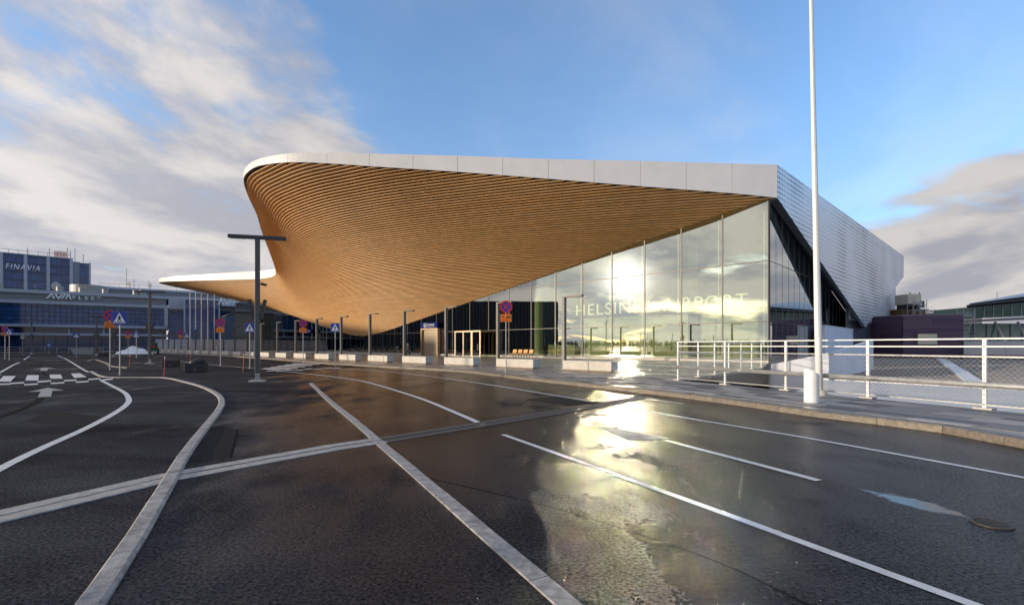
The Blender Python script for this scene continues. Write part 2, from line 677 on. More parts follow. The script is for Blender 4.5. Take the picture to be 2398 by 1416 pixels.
ZT = np.array([-2, 0, 7.64, 16, 20.4, 25, 30.3, 36, 40, 43.3, 45.3, 47.3, 51.4, 56.9, 61.5, 66, 78.6, 90, 100, 104])
ZV = np.array([13.75, 13.3, 11.65, 9.6, 8.5, 7.45, 6.15, 4.80, 3.85, 3.25, 3.12, 3.25, 4.05, 5.45, 6.65, 7.9, 11.1, 13.6, 15.1, 15.2])
_tt = np.linspace(-2, 104, 2000)
_zz = np.interp(_tt, ZT, ZV)
_k = np.hanning(61)
_zs = np.convolve(np.pad(_zz, 30, mode='edge'), _k / _k.sum(), 'valid')


def zsoff(t):
    return float(np.interp(t, _tt, _zs))


# ------------------------------------------------------------------ setting: ground, road, pavement
DECK_EDGE = [(230.0, -555.0), (10.55, 9.60), (6.62, 19.1), (15.6, 29.9), (FX, FY), (62.0, 81.3), (420.0, 450.0)]
low = MB()
low.add([(-4000, -4000, -5.2), (4000, -4000, -5.2), (4000, 4000, -5.2), (-4000, 4000, -5.2)], [(0, 1, 2, 3)])
lowm = mat('snowy_ground', (0.34, 0.34, 0.34), 0.9, 0, 0.5, 0.25)
tag(low.build('ground', lowm), kind='structure')
dk = MB()
poly = [(-3500, -3000), (1200, -3000)] + DECK_EDGE + [(420, 3600), (-3500, 3600)]
dk.prism(poly, -0.9, 0.0)
tag(dk.build('road', ASPH), kind='structure')

KERB = [(2398, 1050), (2180, 1009), (1909, 976), (1700, 945), (1560, 927), (1367, 905), (1217, 888), (1100, 873.4), (1000, 866), (897, 860.3)]
kpts = [G(x, y, 0.0) for x, y in KERB]
kpts = [kpts[0] + (kpts[0] - kpts[1]) * 4] + kpts
kpts += [Vector((-12.6, 36.4, 0)), Vector((-17.6, 41.5, 0)), Vector((-27.5, 53.0, 0)), Vector((-40, 66, 0)), Vector((-60, 84.5, 0)), Vector((-84, 104, 0)), Vector((-110, 122, 0))]


def spline(pts, n=10):
    out = []
    P = [Vector(p) for p in pts]
    for i in range(len(P) - 1):
        p0, p1, p2, p3 = P[max(i - 1, 0)], P[i], P[i + 1], P[min(i + 2, len(P) - 1)]
        for k in range(n):
            t = k / n
            out.append(0.5 * ((2 * p1) + (-p0 + p2) * t + (2 * p0 - 5 * p1 + 4 * p2 - p3) * t * t + (-p0 + 3 * p1 - 3 * p2 + p3) * t ** 3))
    out.append(P[-1])
    return out


def resample(pts, step):
    res = [pts[0]]
    acc = 0.0
    for a, b in zip(pts, pts[1:]):
        seg = (b - a).length
        while acc + seg >= step and seg > 1e-9:
            r = (step - acc) / seg
            a = a + (b - a) * r
            res.append(a)
            seg = (b - a).length
            acc = 0.0
        acc += seg
    res.append(pts[-1])
    return res


def offset_line(pts, d):
    out = []
    for i, p in enumerate(pts):
        t = (pts[min(i + 1, len(pts) - 1)] - pts[max(i - 1, 0)])
        t = Vector((t.x, t.y, 0)).normalized()
        out.append(p + Vector((-t.y, t.x, 0)) * d)
    return out


def ring_z(r0, r1, z0, z1, n=28):
    mb = MB()
    vs, fs_ = [], []
    for k in range(n):
        a = 2 * math.pi * k / n
        for r, z in ((r0, z0), (r1, z0), (r1, z1), (r0, z1)):
            vs.append((r * math.cos(a), r * math.sin(a), z))
    for k in range(n):
        l = (k + 1) % n
        for q in range(4):
            fs_.append((k * 4 + q, k * 4 + (q + 1) % 4, l * 4 + (q + 1) % 4, l * 4 + q))
    return mb.add(vs, fs_)


def stone_row(name, pts, d0, d1, z0, z1, step, gap, m, parent, bev=0.02, limit=None, jitter=0.004):
    """separate stones laid along a line"""
    rs = resample(pts, step)
    L0, L1 = offset_line(rs, d0), offset_line(rs, d1)
    n = 0
    for i in range(len(rs) - 1):
        if limit and n >= limit:
            break
        mid_ = (rs[i] + rs[i + 1]) / 2
        a0, a1, b0, b1 = L0[i], L0[i + 1], L1[i], L1[i + 1]
        ln = max((a1 - a0).length, 0.05)
        g = min(0.3, gap / ln)
        a0, a1 = a0.lerp(a1, g), a1.lerp(a0, g)
        b0, b1 = b0.lerp(b1, g), b1.lerp(b0, g)
        dz = random.uniform(-jitter, jitter)
        mb = MB()
        bw = min(0.45, bev / max(abs(d1 - d0), 0.01))
        ta0, tb0 = a0.lerp(b0, bw), b0.lerp(a0, bw)
        ta1, tb1 = a1.lerp(b1, bw), b1.lerp(a1, bw)
        zb = z1 + dz - bev
        zt = z1 + dz
        V = [(*a0.xy, z0), (*a1.xy, z0), (*b1.xy, z0), (*b0.xy, z0), (*a0.xy, zb), (*a1.xy, zb), (*b1.xy, zb), (*b0.xy, zb),
             (*ta0.xy, zt), (*ta1.xy, zt), (*tb1.xy, zt), (*tb0.xy, zt)]
        mb.add(V, [(3, 2, 1, 0), (0, 1, 5, 4), (1, 2, 6, 5), (2, 3, 7, 6), (3, 0, 4, 7), (4, 5, 9, 8), (5, 6, 10, 9), (6, 7, 11, 10), (7, 4, 8, 11), (8, 9, 10, 11)])
        mb.build(name, m, parent)
        n += 1


ks = spline(kpts, 12)
# pavement: everything between the kerb and the front / railing edge
kin = offset_line(ks, -0.30)
pav = [(p.x, p.y) for p in kin]
back = [GP(104, 0, -3), GP(-0.2, 0, -3)]
PAVANG = math.atan2(DF.y, DF.x)
pm = MB()
ring = pav + [(p.x, p.y) for p in back] + [(FX, FY), (15.6, 29.9), (6.62, 19.1), (10.55, 9.60), (18.0, -9.5)]
# keep the kerb run start next to the last railing point
pm.prism(ring, 0.004, 0.118)
PAVM = paver_tex_mat('long_grey_pavers', PAVANG, None)
pavement = tag(pm.build('pavement', PAVM), kind='structure')
kerb = thing('kerb', None, None)
tag(kerb, kind='structure')
stone_row('kerb_stone', ks, 0.0, -0.297, -0.05, 0.128, 1.0, 0.004, GRANW, kerb, 0.025, 130)

# near pavers beside the railing: each a slab of its own
rail_a, rail_b = Vector((6.62, 19.1, 0)), Vector((10.55, 9.60, 0))
rd = (rail_b - rail_a).normalized()
rn = Vector((rd.y, -rd.x, 0))                     # towards the road
if rn.x > 0:
    rn = -rn
tones = [mat('paver_%s' % nm, c, 0.55, 0, 0.18, 7.0, 0.2, 50, 0.22, 0.12) for nm, c in (('dark', (0.095, 0.095, 0.10)), ('mid', (0.19, 0.185, 0.185)), ('light', (0.34, 0.33, 0.32)), ('pale', (0.27, 0.26, 0.25)))]


def inside_poly(x, y, pl):
    c = False
    n = len(pl)
    for i in range(n):
        x0, y0 = pl[i]
        x1, y1 = pl[(i + 1) % n]
        if (y0 > y) != (y1 > y) and x < (x1 - x0) * (y - y0) / (y1 - y0) + x0:
            c = not c
    return c


count = 0
PW, PL = 0.30, 0.95
for row in range(0, 16):
    sh = random.uniform(0, PL)
    for k in range(-8, 20):
        s0 = -2.5 + k * PL + sh
        s1 = s0 + PL - 0.006
        o0, o1 = 0.05 + row * PW, 0.05 + row * PW + PW - 0.006
        q = [rail_a + rd * a + rn * b for a, b in ((s0, o0), (s1, o0), (s1, o1), (s0, o1))]
        if not all(inside_poly(p.x, p.y, ring) for p in q):
            continue
        if q[0].y < 5 or q[0].y > 22:
            continue
        mb = MB()
        zt = 0.126 + random.uniform(-0.0012, 0.0012)
        mb.hexa([(*p.xy, 0.10) for p in q] + [(*p.xy, zt) for p in q])
        mb.build('paver', random.choices(tones, (3, 4, 3, 2))[0], pavement)
        count += 1
print('pavers', count)


# painted lines -------------------------------------------------------------
def strip(name, px, w, z=0.004, m=PAINT, n=8, w2=None):
    pts = [G(x, y) for x, y in px]
    sp = spline(pts, n)
    a, b = offset_line(sp, w / 2), offset_line(sp, -w / 2)
    mb = MB()
    k = len(sp)
    mb.add([(*p.xy, z) for p in a] + [(*p.xy, z) for p in b], [(i, i + 1, k + i + 1, k + i) for i in range(k - 1)])
    o = mb.build(name, m)
    tag(o, kind='structure')
    return o


strip('lane_marking', [(-120, 1165), (0, 1097), (100, 1048), (200, 1003), (270, 966), (298, 945), (301, 932), (290, 918), (262, 903), (238, 891)], 0.13)
strip('lane_marking', [(640, 866), (740, 877), (830, 889), (880, 900), (980, 931), (1060, 963), (1134, 995)], 0.13)
strip('lane_marking', [(752, 861), (870, 867), (1000, 880), (1110, 895), (1230, 914), (1388, 940)], 0.12)
strip('lane_marking', [(1178, 1017), (1560, 1153), (1900, 1277), (2330, 1434)], 0.09)
strip('lane_marking', [(1555, 1030), (1740, 1078), (1918, 1125)], 0.11)
strip('lane_marking', [(1452, 951), (1600, 977), (1900, 1027), (2398, 1118), (2700, 1176)], 0.10)
strip('lane_marking', [(1440, 923), (1600, 945)], 0.08)
strip('lane_marking', [(0, 872), (30, 855), (46, 848)], 0.13)
strip('lane_marking', [(150, 838), (166, 847), (190, 862), (207, 871)], 0.13)
strip('lane_marking', [(0, 876), (-60, 905)], 0.13)
strip('lane_marking', [(56, 842), (70, 833)], 0.13)
strip('lane_marking', [(135, 832), (148, 838)], 0.13)
strip('lane_marking', [(400, 843), (480, 852), (560, 859), (660, 867)], 0.12)
strip('lane_marking', [(1384, 994), (1450, 1009), (1470, 1013)], 0.10)


def quad(name, px, z=0.004, m=PAINT):
    mb = MB()
    mb.add([(*G(x, y).xy, z) for x, y in px], [tuple(range(len(px)))])
    return tag(mb.build(name, m), kind='structure')


# pedestrian crossing on the left, bars and the chequered stop line
cwk = thing('pedestrian_crossing', None, None)
tag(cwk, kind='structure')


def bars(px_list, m=PAINT):
    for px in px_list:
        mb = MB()
        mb.add([(*G(x, y).xy, 0.0045) for x, y in px], [tuple(range(len(px)))])
        mb.build('painted_bar', m, cwk)


bars([[(-62, 895), (-20, 895), (-8, 881), (-44, 881)], [(-4, 893), (25, 893), (37, 880), (8, 880)], [(59, 890.5), (90, 890.5), (91, 878), (64, 878)],
      [(118, 886), (147, 886), (142, 876.5), (116, 877)], [(174, 884.5), (203, 882.5), (187, 873.5), (166, 874.5)]])
chk = [(-40, 902, 25, 900), (24, 899, 57, 897), (57, 902, 89, 900), (88, 895.5, 120, 893), (119, 899, 151, 897), (150, 892.5, 180, 891), (178, 896, 208, 894), (207, 889.5, 236, 887.5), (234, 892, 265, 888)]
bars([[(a, b), (c, d), (c - 1, d - 2.8), (a - 1, b - 2.8)] for a, b, c, d in chk])
# crossing under the canopy
for k in range(5):
    a = G(612, 862 - k * 3.6)
    dx = Vector((1, -0.10, 0)).normalized()
    x0 = 612 + k * 17
    y0 = 864 - k * 2.9
    bars([[(x0, y0), (x0 + 66, y0 - 0.8 + 2.0), (x0 + 70, y0 - 2.3 + 2.0), (x0 + 8, y0 - 2.4)]])
for k in range(8):
    x0 = 622 + k * 22
    y0 = 870.5 - k * 1.1
    dy = 1.5 if k % 2 else 0
    bars([[(x0, y0 + dy - 1.5), (x0 + 20, y0 + dy - 2.3), (x0 + 24, y0 + dy - 4.0), (x0 + 5, y0 + dy - 3.2)]])
bars([[(640 + 20 * k, 834.8 + 0.5 * k), (655 + 20 * k, 835.2 + .5 * k), (658 + 20 * k, 834 + .5 * k), (644 + 20 * k, 833.6 + .5 * k)] for k in range(-12, -4)])


def arrow(name, tip, tail, hw, sw, z=0.0045):
    a, b = G(*tip), G(*tail)
    d = (b - a).normalized()
    s = Vector((-d.y, d.x, 0))
    hl = (b - a).length * 0.42
    mb = MB()
    pts = [a, a + d * hl + s * hw, a + d * hl + s * sw, b + s * sw, b - s * sw, a + d * hl - s * sw, a + d * hl - s * hw]
    mb.add([(*p.xy, z) for p in pts], [tuple(range(7))])
    return tag(mb.build(name, mat('worn_paint', (0.26, 0.26, 0.25), 0.45, 0, 0.75, 5.0, 0.3, 60)), kind='structure')


arrow('arrow_marking', (112, 907.5), (104, 929), 0.42, 0.14)
arrow('arrow_marking', (106, 860), (102, 868), 0.55, 0.16)
WORN = mat('worn_paint', (0.26, 0.26, 0.25), 0.45, 0, 0.75, 5.0, 0.3, 60)
quad('arrow_marking', [(1385, 993), (1480, 1010), (1568, 1026), (1540, 1030), (1470, 1031), (1440, 1017)], 0.0045, WORN)

# tar seam and asphalt cuts
TAR = mat('tar_seam', (0.008, 0.008, 0.009), 0.9, 0, 0.2, 8, 0, 0, 0.05)
strip('tar_seam', [(-40, 990), (30, 966), (80, 945), (98, 930)], 0.16, 0.003, TAR)
strip('tar_seam', [(556, 1005), (552, 1025), (541, 1070)], 0.03, 0.003, TAR)
strip('tar_seam', [(98, 930), (60, 934), (0, 940), (-60, 946)], 0.05, 0.003, TAR)
strip('tar_seam', [(100, 848), (92, 858), (98, 868), (108, 880)], 0.10, 0.003, TAR)

NEWA = mat('patch_asphalt', (0.018, 0.018, 0.019), 0.85, 0, 0.6, 40, 0.6, 60, 0.1)
quad('asphalt_patch', [(448, 1084), (541, 1069), (556, 1004), (500, 1004), (470, 1040)], 0.002, NEWA)
quad('asphalt_patch', [(1230, 935), (1330, 950), (1420, 943), (1300, 927)], 0.002, NEWA)
quad('asphalt_patch', [(60, 985), (190, 1000), (240, 975), (120, 962)], 0.002, NEWA)
strip('tar_seam', [(1010, 1120), (1300, 1190), (1640, 1300), (1900, 1420)], 0.014, 0.0028, TAR)

# granite strips flush with the asphalt -------------------------------------
isl = thing('island_kerb', None, None)
tag(isl, kind='structure')
K1 = [(60, 1640), (140, 1500), (212, 1416), (300, 1290), (395, 1130), (440, 1055), (490, 990), (516, 955), (519, 936), (505, 921), (470, 905), (430, 894), (388, 885), (330, 884), (262, 884), (236, 881), (222, 874), (214, 870)]
kp = spline([G(x, y) for x, y in K1], 10)
stone_row('kerb_stone', kp, 0.075, -0.075, -0.05, 0.04, 1.0, 0.005, GRAN, isl, 0.02)
K1b = [(205, 846), (222, 842), (250, 851), (262, 858), (300, 862)]
stone_row('kerb_stone', spline([G(x, y) for x, y in K1b], 8), 0.09, -0.09, -0.05, 0.06, 1.0, 0.005, GRANW, isl, 0.03)
K2 = [(728, 897), (768, 935), (830, 985), (893, 1040), (985, 1118), (1100, 1218), (1210, 1312), (1340, 1424), (1480, 1545)]
fs = thing('flush_strip', None, None)
tag(fs, kind='structure')
stone_row('kerb_stone', spline([G(x, y) for x, y in K2], 8), 0.072, -0.072, -0.05, 0.012, 1.0, 0.004, GRAN, fs, 0.004)
# slot drain across the road
dr = thing('slot_drain', None, None)
tag(dr, kind='structure')
DIRTY = mat('dirty_concrete', (0.07, 0.06, 0.05), 0.6, 0, 0.8, 22.0, 0.5, 60)
DR1 = spline([G(x, y) for x, y in [(-260, 1270), (0, 1206), (200, 1160), (395, 1117), (560, 1085), (720, 1057), (893, 1031)]], 8)
DR2 = spline([G(x, y) for x, y in [(893, 1031), (1000, 1014), (1150, 990), (1300, 966), (1420, 946), (1505, 930)]], 8)
PALE = mat('drain_concrete', (0.36, 0.34, 0.31), 0.7, 0, 0.3, 9.0, 0.4, 60)
for pts_, m_ in ((DR1, PALE), (DR2, DIRTY)):
    stone_row('drain_slab', pts_, 0.22, 0.025, -0.05, 0.011, 2.0, 0.003, m_, dr, 0.004)
    stone_row('drain_slab', pts_, -0.025, -0.22, -0.05, 0.011, 2.0, 0.003, m_, dr, 0.004)
    sp_ = pts_
    a_, b_ = offset_line(sp_, 0.024), offset_line(sp_, -0.024)
    mb = MB()
    kk = len(sp_)
    mb.add([(*p.xy, 0.003) for p in a_] + [(*p.xy, 0.003) for p in b_], [(i, i + 1, kk + i + 1, kk + i) for i in range(kk - 1)])
    mb.build('drain_slot', BLACK, dr)

# puddle and gully ----------------------------------------------------------
g0 = G(2322, 1226)
gul = thing('gully_grate', 'round iron gully grate sunk in the wet road beside the puddle', 'drain grate', (g0.x, g0.y, 0))
ring_z(0.113, 0.140, 0.0, 0.011).build('rim', mat('rusty_iron', (0.07, 0.055, 0.042), 0.6, 0.4, 0.4, 20), gul)
MB().lathe([(0.112, -0.02), (0.112, 0.0055)], 24).build('pit', BLACK, gul)
for k in range(-3, 4):
    w = math.sqrt(max(0.001, 0.112 ** 2 - (k * 0.03) ** 2))
    MB().box(-w, w, k * 0.03 - 0.008, k * 0.03 + 0.008, 0.004, 0.010).build('bar', MATS['rusty_iron'], gul)

# ------------------------------------------------------------------ the terminal building
TB = thing('terminal_building', 'large glass terminal with white roof edge and swooping timber slat canopy', 'building', (FX, FY, 0.0))
EDGE = [  # x, y, z of the fascia's lower edge, t on the front that faces it, z of its top
    (21.2, 38.2, 13.3, 0, 15.9), (17.5, 38.1, 13.64, 3, 15.96), (10.2, 38.1, 14.2, 9, 16.16), (2.97, 38.3, 14.85, 15, 16.4), (-4.2, 38.7, 15.54, 21, 16.8), (-11.3, 39.2, 16.17, 27, 17.18),
    (-14.95, 39.6, 16.56, 30.3, 17.4), (-18.55, 40.2, 16.9, 34, 17.62), (-21.9, 41.7, 17.2, 37.8, 17.76), (-23.9, 43.3, 17.22, 40, 17.8), (-25.6, 45.6, 17.22, 41.8, 17.8), (-27.6, 50, 17.12, 43.8, 17.75), (-30.4, 57.0, 17.0, 45.8, 17.7),
    (-33.4, 63.7, 16.85, 48, 17.6), (-36.7, 71.4, 16.7, 51, 17.5), (-41.2, 82, 16.45, 54.5, 17.3), (-45.2, 91.3, 16.1, 58.5, 17.05), (-47.3, 95.5, 15.6, 61, 16.9), (-49.6, 97.2, 15.3, 63, 16.82), (-53.4, 98.7, 15.2, 65.6, 16.8),
    (-63.3, 101.7, 15.4, 71.5, 16.75), (-72.5, 105.1, 15.7, 78, 16.8), (-78.1, 107.8, 15.92, 83, 16.85), (-81.8, 110.8, 16.1, 86.5, 16.9), (-83.8, 115.0, 16.2, 89, 16.9), (-85.0, 123, 16.25, 93, 16.9), (-85.5, 138.0, 16.3, 100, 16.9)]


def cr(a, n):
    a = np.array(a, float)
    out = []
    for i in range(len(a) - 1):
        p0, p1, p2, p3 = a[max(i - 1, 0)], a[i], a[i + 1], a[min(i + 2, len(a) - 1)]
        for k in range(n):
            t = k / n
            out.append(0.5 * ((2 * p1) + (-p0 + p2) * t + (2 * p0 - 5 * p1 + 4 * p2 - p3) * t * t + (-p0 + 3 * p1 - 3 * p2 + p3) * t ** 3))
    out.append(a[-1])
    return np.array(out)


ED = cr(EDGE, 8)
NE = len(ED)
EXY, EZ, ET, EZT = ED[:, :2], ED[:, 2], ED[:, 3], ED[:, 4]
GXY = np.stack([FX - KD * ET, FY + ET], 1) + np.array([NF.x, NF.y]) * 0.06
GZ = np.array([zsoff(t) for t in ET])
GZ = np.minimum(GZ, EZ - 0.02)
NVV = 30
_V = np.linspace(0, 1, NVV + 1)
PXY = EXY[:, None, :] * (1 - _V)[None, :, None] + GXY[:, None, :] * _V[None, :, None]      # plan grid, edge -> glass


def relax():
    """height of the soffit: a smooth (tension) surface spanned between roof edge and glass line"""
    n, m = NE, NVV + 1
    P = PXY.reshape(-1, 2)
    idx = np.arange(n * m).reshape(n, m)
    a, b, c, d = idx[:-1, :-1].ravel(), idx[1:, :-1].ravel(), idx[1:, 1:].ravel(), idx[:-1, 1:].ravel()
    tri = np.concatenate([np.stack([a, b, c], 1), np.stack([a, c, d], 1), np.stack([a, b, d], 1), np.stack([b, c, d], 1)])
    I, J, W = [], [], []
    for k in range(3):
        i, j, o = tri[:, k], tri[:, (k + 1) % 3], tri[:, (k + 2) % 3]
        u, v = P[i] - P[o], P[j] - P[o]
        cr_ = np.abs(u[:, 0] * v[:, 1] - u[:, 1] * v[:, 0]) + 1e-4
        I.append(i); J.append(j); W.append(np.clip((u * v).sum(1) / cr_, -60, 60) * 0.25)
    I, J, W = np.concatenate(I), np.concatenate(J), np.concatenate(W)
    z = (EZ[:, None] * (1 - _V) + GZ[:, None] * _V).ravel()
    fixed = np.zeros((n, m), bool)
    fixed[:, 0] = fixed[:, -1] = True
    fixed[0, :] = fixed[-1, :] = True
    free = ~fixed.ravel()
    N_ = n * m

    def A(x):
        g = W * (x[I] - x[J])
        return np.bincount(I, g, N_) - np.bincount(J, g, N_)
    dg_ = np.bincount(I, W, N_) + np.bincount(J, W, N_)
    inv = free / np.maximum(np.abs(dg_), 1e-6)
    r = -A(z) * free
    y = inv * r
    p = y.copy()
    ry = r @ y
    for it in range(900):
        Ap = A(p) * free
        al = ry / (p @ Ap + 1e-30)
        z = z + al * p
        r = r - al * Ap
        y = inv * r
        rn_ = r @ y
        if rn_ < 1e-9:
            break
        p = y + rn_ / ry * p
        ry = rn_
    print('soffit relaxed', it, rn_)
    return z.reshape(n, m)


SZ = relax()
LIN = EZ[:, None] * (1 - _V) + GZ[:, None] * _V
SZ = SZ * 0.5 + LIN * 0.5
SZ = np.minimum.accumulate(SZ, axis=1)          # falls steadily towards the glass


def v_of(i, z):
    """distance fraction on line i where the soffit has height z"""
    return float(np.interp(-z, -SZ[i] + np.arange(NVV + 1) * 1e-6, _V))


# roof sheet: follows the fascia top, falls to the back of the hall
rm = MB()
vs = []
for i in range(0, NE, 2):
    e, g = EXY[i], GXY[i]
    bk = g - np.array([NF.x, NF.y]) * 34
    zb = 15.8
    for p, z in ((e, EZT[i] - 0.05), (e * .5 + g * .5, EZT[i] * .5 + zb * .5 + .1), (g, zb), (bk, zb)):
        vs.append((p[0], p[1], z))
nr_ = len(vs) // 4
o_ = len(vs)
vs += [(x, y, z - .15) for x, y, z in vs]
fs_ = []
for i in range(nr_ - 1):
    for k in range(3):
        q = i * 4 + k
        fs_ += [(q, q + 1, q + 5, q + 4), (o_ + q, o_ + q + 4, o_ + q + 5, o_ + q + 1)]
rm.add(vs, fs_)
rm.build('roof', WHITE, TB, world=True)
rs_ = MB()
rs_.prism([(21.4, 38.75), (63.0, 77.3), (52, 90), GP(2, 0, -34).xy, GP(1.0, 0, -1).xy], 15.6, 15.75)
rs_.build('side_roof', WHITE, TB, world=True)
# fascia: backing and separate panels
tang = np.gradient(EXY, axis=0)
tang /= np.linalg.norm(tang, axis=1)[:, None]
onrm = np.stack([tang[:, 1], -tang[:, 0]], 1)       # to the right of travel (edge runs right -> left)
if onrm[5][1] > 0:
    onrm = -onrm
arc = np.concatenate([[0], np.cumsum(np.linalg.norm(np.diff(EXY, axis=0), axis=1))])
fb = MB()
for i in range(NE - 1):
    p0, p1 = EXY[i] - onrm[i] * 0.10, EXY[i + 1] - onrm[i + 1] * 0.10
    q0, q1 = EXY[i] - onrm[i] * 0.30, EXY[i + 1] - onrm[i + 1] * 0.30
    fb.hexa([(*p0, EZ[i] + 0.02), (*p1, EZ[i + 1] + 0.02), (*q1, EZ[i + 1] + 0.02), (*q0, EZ[i] + 0.02), (*p0, EZT[i] - 0.13), (*p1, EZT[i + 1] - 0.13), (*q1, EZT[i + 1] - 0.13), (*q0, EZT[i] - 0.13)])
fascia = fb.build('fascia', mat('fascia_backing', (0.05, 0.05, 0.05), 0.7), TB, world=True)
seams = [arc[0]]
L_panel = 3.66
while seams[-1] + L_panel < arc[-1]:
    seams.append(seams[-1] + L_panel)
seams.append(arc[-1])


def at_arc(s):
    x = np.interp(s, arc, EXY[:, 0]); y = np.interp(s, arc, EXY[:, 1]); z = (np.interp(s, arc, EZ), np.interp(s, arc, EZT) + .04)
    nx = np.interp(s, arc, onrm[:, 0]); ny = np.interp(s, arc, onrm[:, 1])
    return np.array([x, y]), z, np.array([nx, ny]) / math.hypot(nx, ny)


for a, b in zip(seams, seams[1:]):
    if b - a < 0.1:
        continue
    mb = MB()
    ss = np.linspace(a + 0.012, b - 0.012, 9)
    vs = []
    for s in ss:
        p, z, n = at_arc(s)
        for (o, zz) in ((0.0, z[0]), (0.0, z[1]), (-0.09, z[1]), (-0.09, z[0])):
            vs.append((*(p + n * o), zz))
    fs_ = []
    for i in range(8):
        for k in range(4):
            fs_.append((i * 4 + k, i * 4 + (k + 1) % 4, i * 4 + 4 + (k + 1) % 4, i * 4 + 4 + k))
    fs_ += [(0, 1, 2, 3), (32, 33, 34, 35)]
    mb.add(vs, fs_)
    mb.build('fascia_panel', WHITE, fascia, world=True)

# soffit lining above the slats
sb = MB()
vs = []
for i in range(NE):
    for j in range(0, NVV + 1, 3):
        p = PXY[i, j] - onrm[i] * (0.32 if j == 0 else 0)
        vs.append((p[0], p[1], min(SZ[i, j] + 0.19, EZT[i] - 0.25)))
fq = []
NJ = NVV // 3 + 1
for i in range(NE - 1):
    for j in range(NJ - 1):
        q = i * NJ + j
        fq.append((q, q + 1, q + NJ + 1, q + NJ))
sb.add(vs, fq)
soffit = sb.build('soffit', WOODBK, TB, world=True)
DZ, TH = 0.118, 0.066
zk = 3.16
nsl = 0
while zk < 17.2:
    ok = (EZ > zk) & (SZ[:, -1] < zk)
    i = 0
    while i < NE:
        if not ok[i]:
            i += 1
            continue
        j = i
        while j + 1 < NE and ok[j + 1]:
            j += 1
        rows = []
        for k in range(i, j + 1):
            v0 = v_of(k, zk)
            v1 = max(v_of(k, zk - DZ * 1.3), min(1.0, v0 + 0.002))
            rows.append((PXY[k, 0] * (1 - v0) + PXY[k, -1] * v0, PXY[k, 0] * (1 - v1) + PXY[k, -1] * v1))

        def end_row(i0, i1):                     # where the slat runs into the glass or the fascia between two lines
            if SZ[i0, -1] >= zk:
                r = (zk - SZ[i1, -1]) / (SZ[i0, -1] - SZ[i1, -1])
                p = GXY[i1] * (1 - r) + GXY[i0] * r
            else:
                r = (EZ[i1] - zk) / (EZ[i1] - EZ[i0])
                p = EXY[i1] * (1 - r) + EXY[i0] * r
            return (p, p * 0.999 + GXY[i1] * 0.001)
        if i > 0:
            rows.insert(0, end_row(i - 1, i))
        if j < NE - 1:
            rows.append(end_row(j + 1, j))
        if len(rows) >= 2:
            mb = MB()
            vs = []
            for po, pi in rows:
                vs += [(po[0], po[1], zk), (po[0], po[1], zk + TH), (pi[0], pi[1], zk + TH), (pi[0], pi[1], zk)]
            fs_ = []
            for q in range(len(rows) - 1):
                for k in range(4):
                    fs_.append((q * 4 + k, q * 4 + (k + 1) % 4, q * 4 + 4 + (k + 1) % 4, q * 4 + 4 + k))
            m4 = (len(rows) - 1) * 4
            fs_ += [(3, 2, 1, 0), (m4, m4 + 1, m4 + 2, m4 + 3)]
            mb.add(vs, fs_)
            mb.build('slat', random.choice(WOODS), soffit, world=True)
            nsl += 1
        i = j + 1
    zk += DZ
print('slats', nsl)

# glass front ---------------------------------------------------------------
GLASS = glass_mat('coated_glass', (0.83, 0.88, 0.76), 0.22, 0.0, (1.0, 1.0, 0.93), 0.05)
GLASSD = glass_mat('side_glass', (0.62, 0.74, 0.72), 0.36, 0.0, (0.95, 1, 1), 0.05)
BAY = 2.55
ZR = [0.30, 3.45, 8.36, 13.4]
plb = MB()
for i in range(40):
    t0, t1 = i * BAY, (i + 1) * BAY
    q = [GP(t0, 0, 0.20), GP(t1, 0, 0.20), GP(t1, 0, -0.15), GP(t0, 0, -0.15)]
    plb.hexa([(*p.xy, 0.1) for p in q] + [(*p.xy, 0.30) for p in q])
plb.build('plinth', CONC, TB, world=True)
wallf = MB()
wallf.hexa([(*GP(t, 0, o).xy, z) for z in (0.302, 0.36) for t, o in ((0, 0.03), (100, 0.03), (100, -0.06), (0, -0.06))])
facade = wallf.build('glass_front', MULL, TB, world=True)
DOORS = []
for i in range(37):
    t0, t1 = i * BAY, (i + 1) * BAY
    for r in range(3):
        z0, z1 = ZR[r], ZR[r + 1]
        ts = np.linspace(t0 + 0.012, t1 - 0.012, 7)
        top = [min(z1 - 0.01, zsoff(t) + 0.12) for t in ts]
        if max(top) <= z0 + 0.02:
            continue
        pts = [(t, z) for t, z in zip(ts, top) if z > z0 + 0.01]
        if len(pts) < 2:
            continue
        poly3 = [GP(pts[0][0], z0 + 0.012), GP(pts[-1][0], z0 + 0.012)] + [GP(t, z) for t, z in reversed(pts)]
        mb = MB()
        mb.plate(poly3, NF, 0.02)
        mb.build('pane', GLASS, facade, world=True)
    # mullion and transoms
    if zsoff(t0) > 0.5:
        mb = MB()
        p = GP(t0)
        mb.bar(GP(t0, 0.30, -0.03), GP(t0, zsoff(t0) + 0.1, -0.03), 0.10, 0.14, up=NF)
        mb.build('mullion', MULL, facade, world=True)
    for r in (1, 2):
        zt = ZR[r]
        ts = [t for t in np.linspace(t0, t1, 9) if zsoff(t) > zt]
        if len(ts) >= 2:
            mb = MB()
            mb.bar(GP(ts[0], zt, -0.02), GP(ts[-1], zt, -0.02), 0.10, 0.07)
            mb.build('transom', MULL, facade, world=True)
# glass fins behind some panes show as pale lines
FIN = mat('pale_glass_edge', (0.75, 0.85, 0.70), 0.3)
for i in range(16):
    t = i * BAY + 0.35
    mb = MB()
    mb.bar(GP(t, 0.35, -0.45), GP(t, min(zsoff(t) - 0.3, 12.5), -0.45), 0.05, 0.03, up=NF)
    mb.build('glass_fin', FIN, facade, world=True)

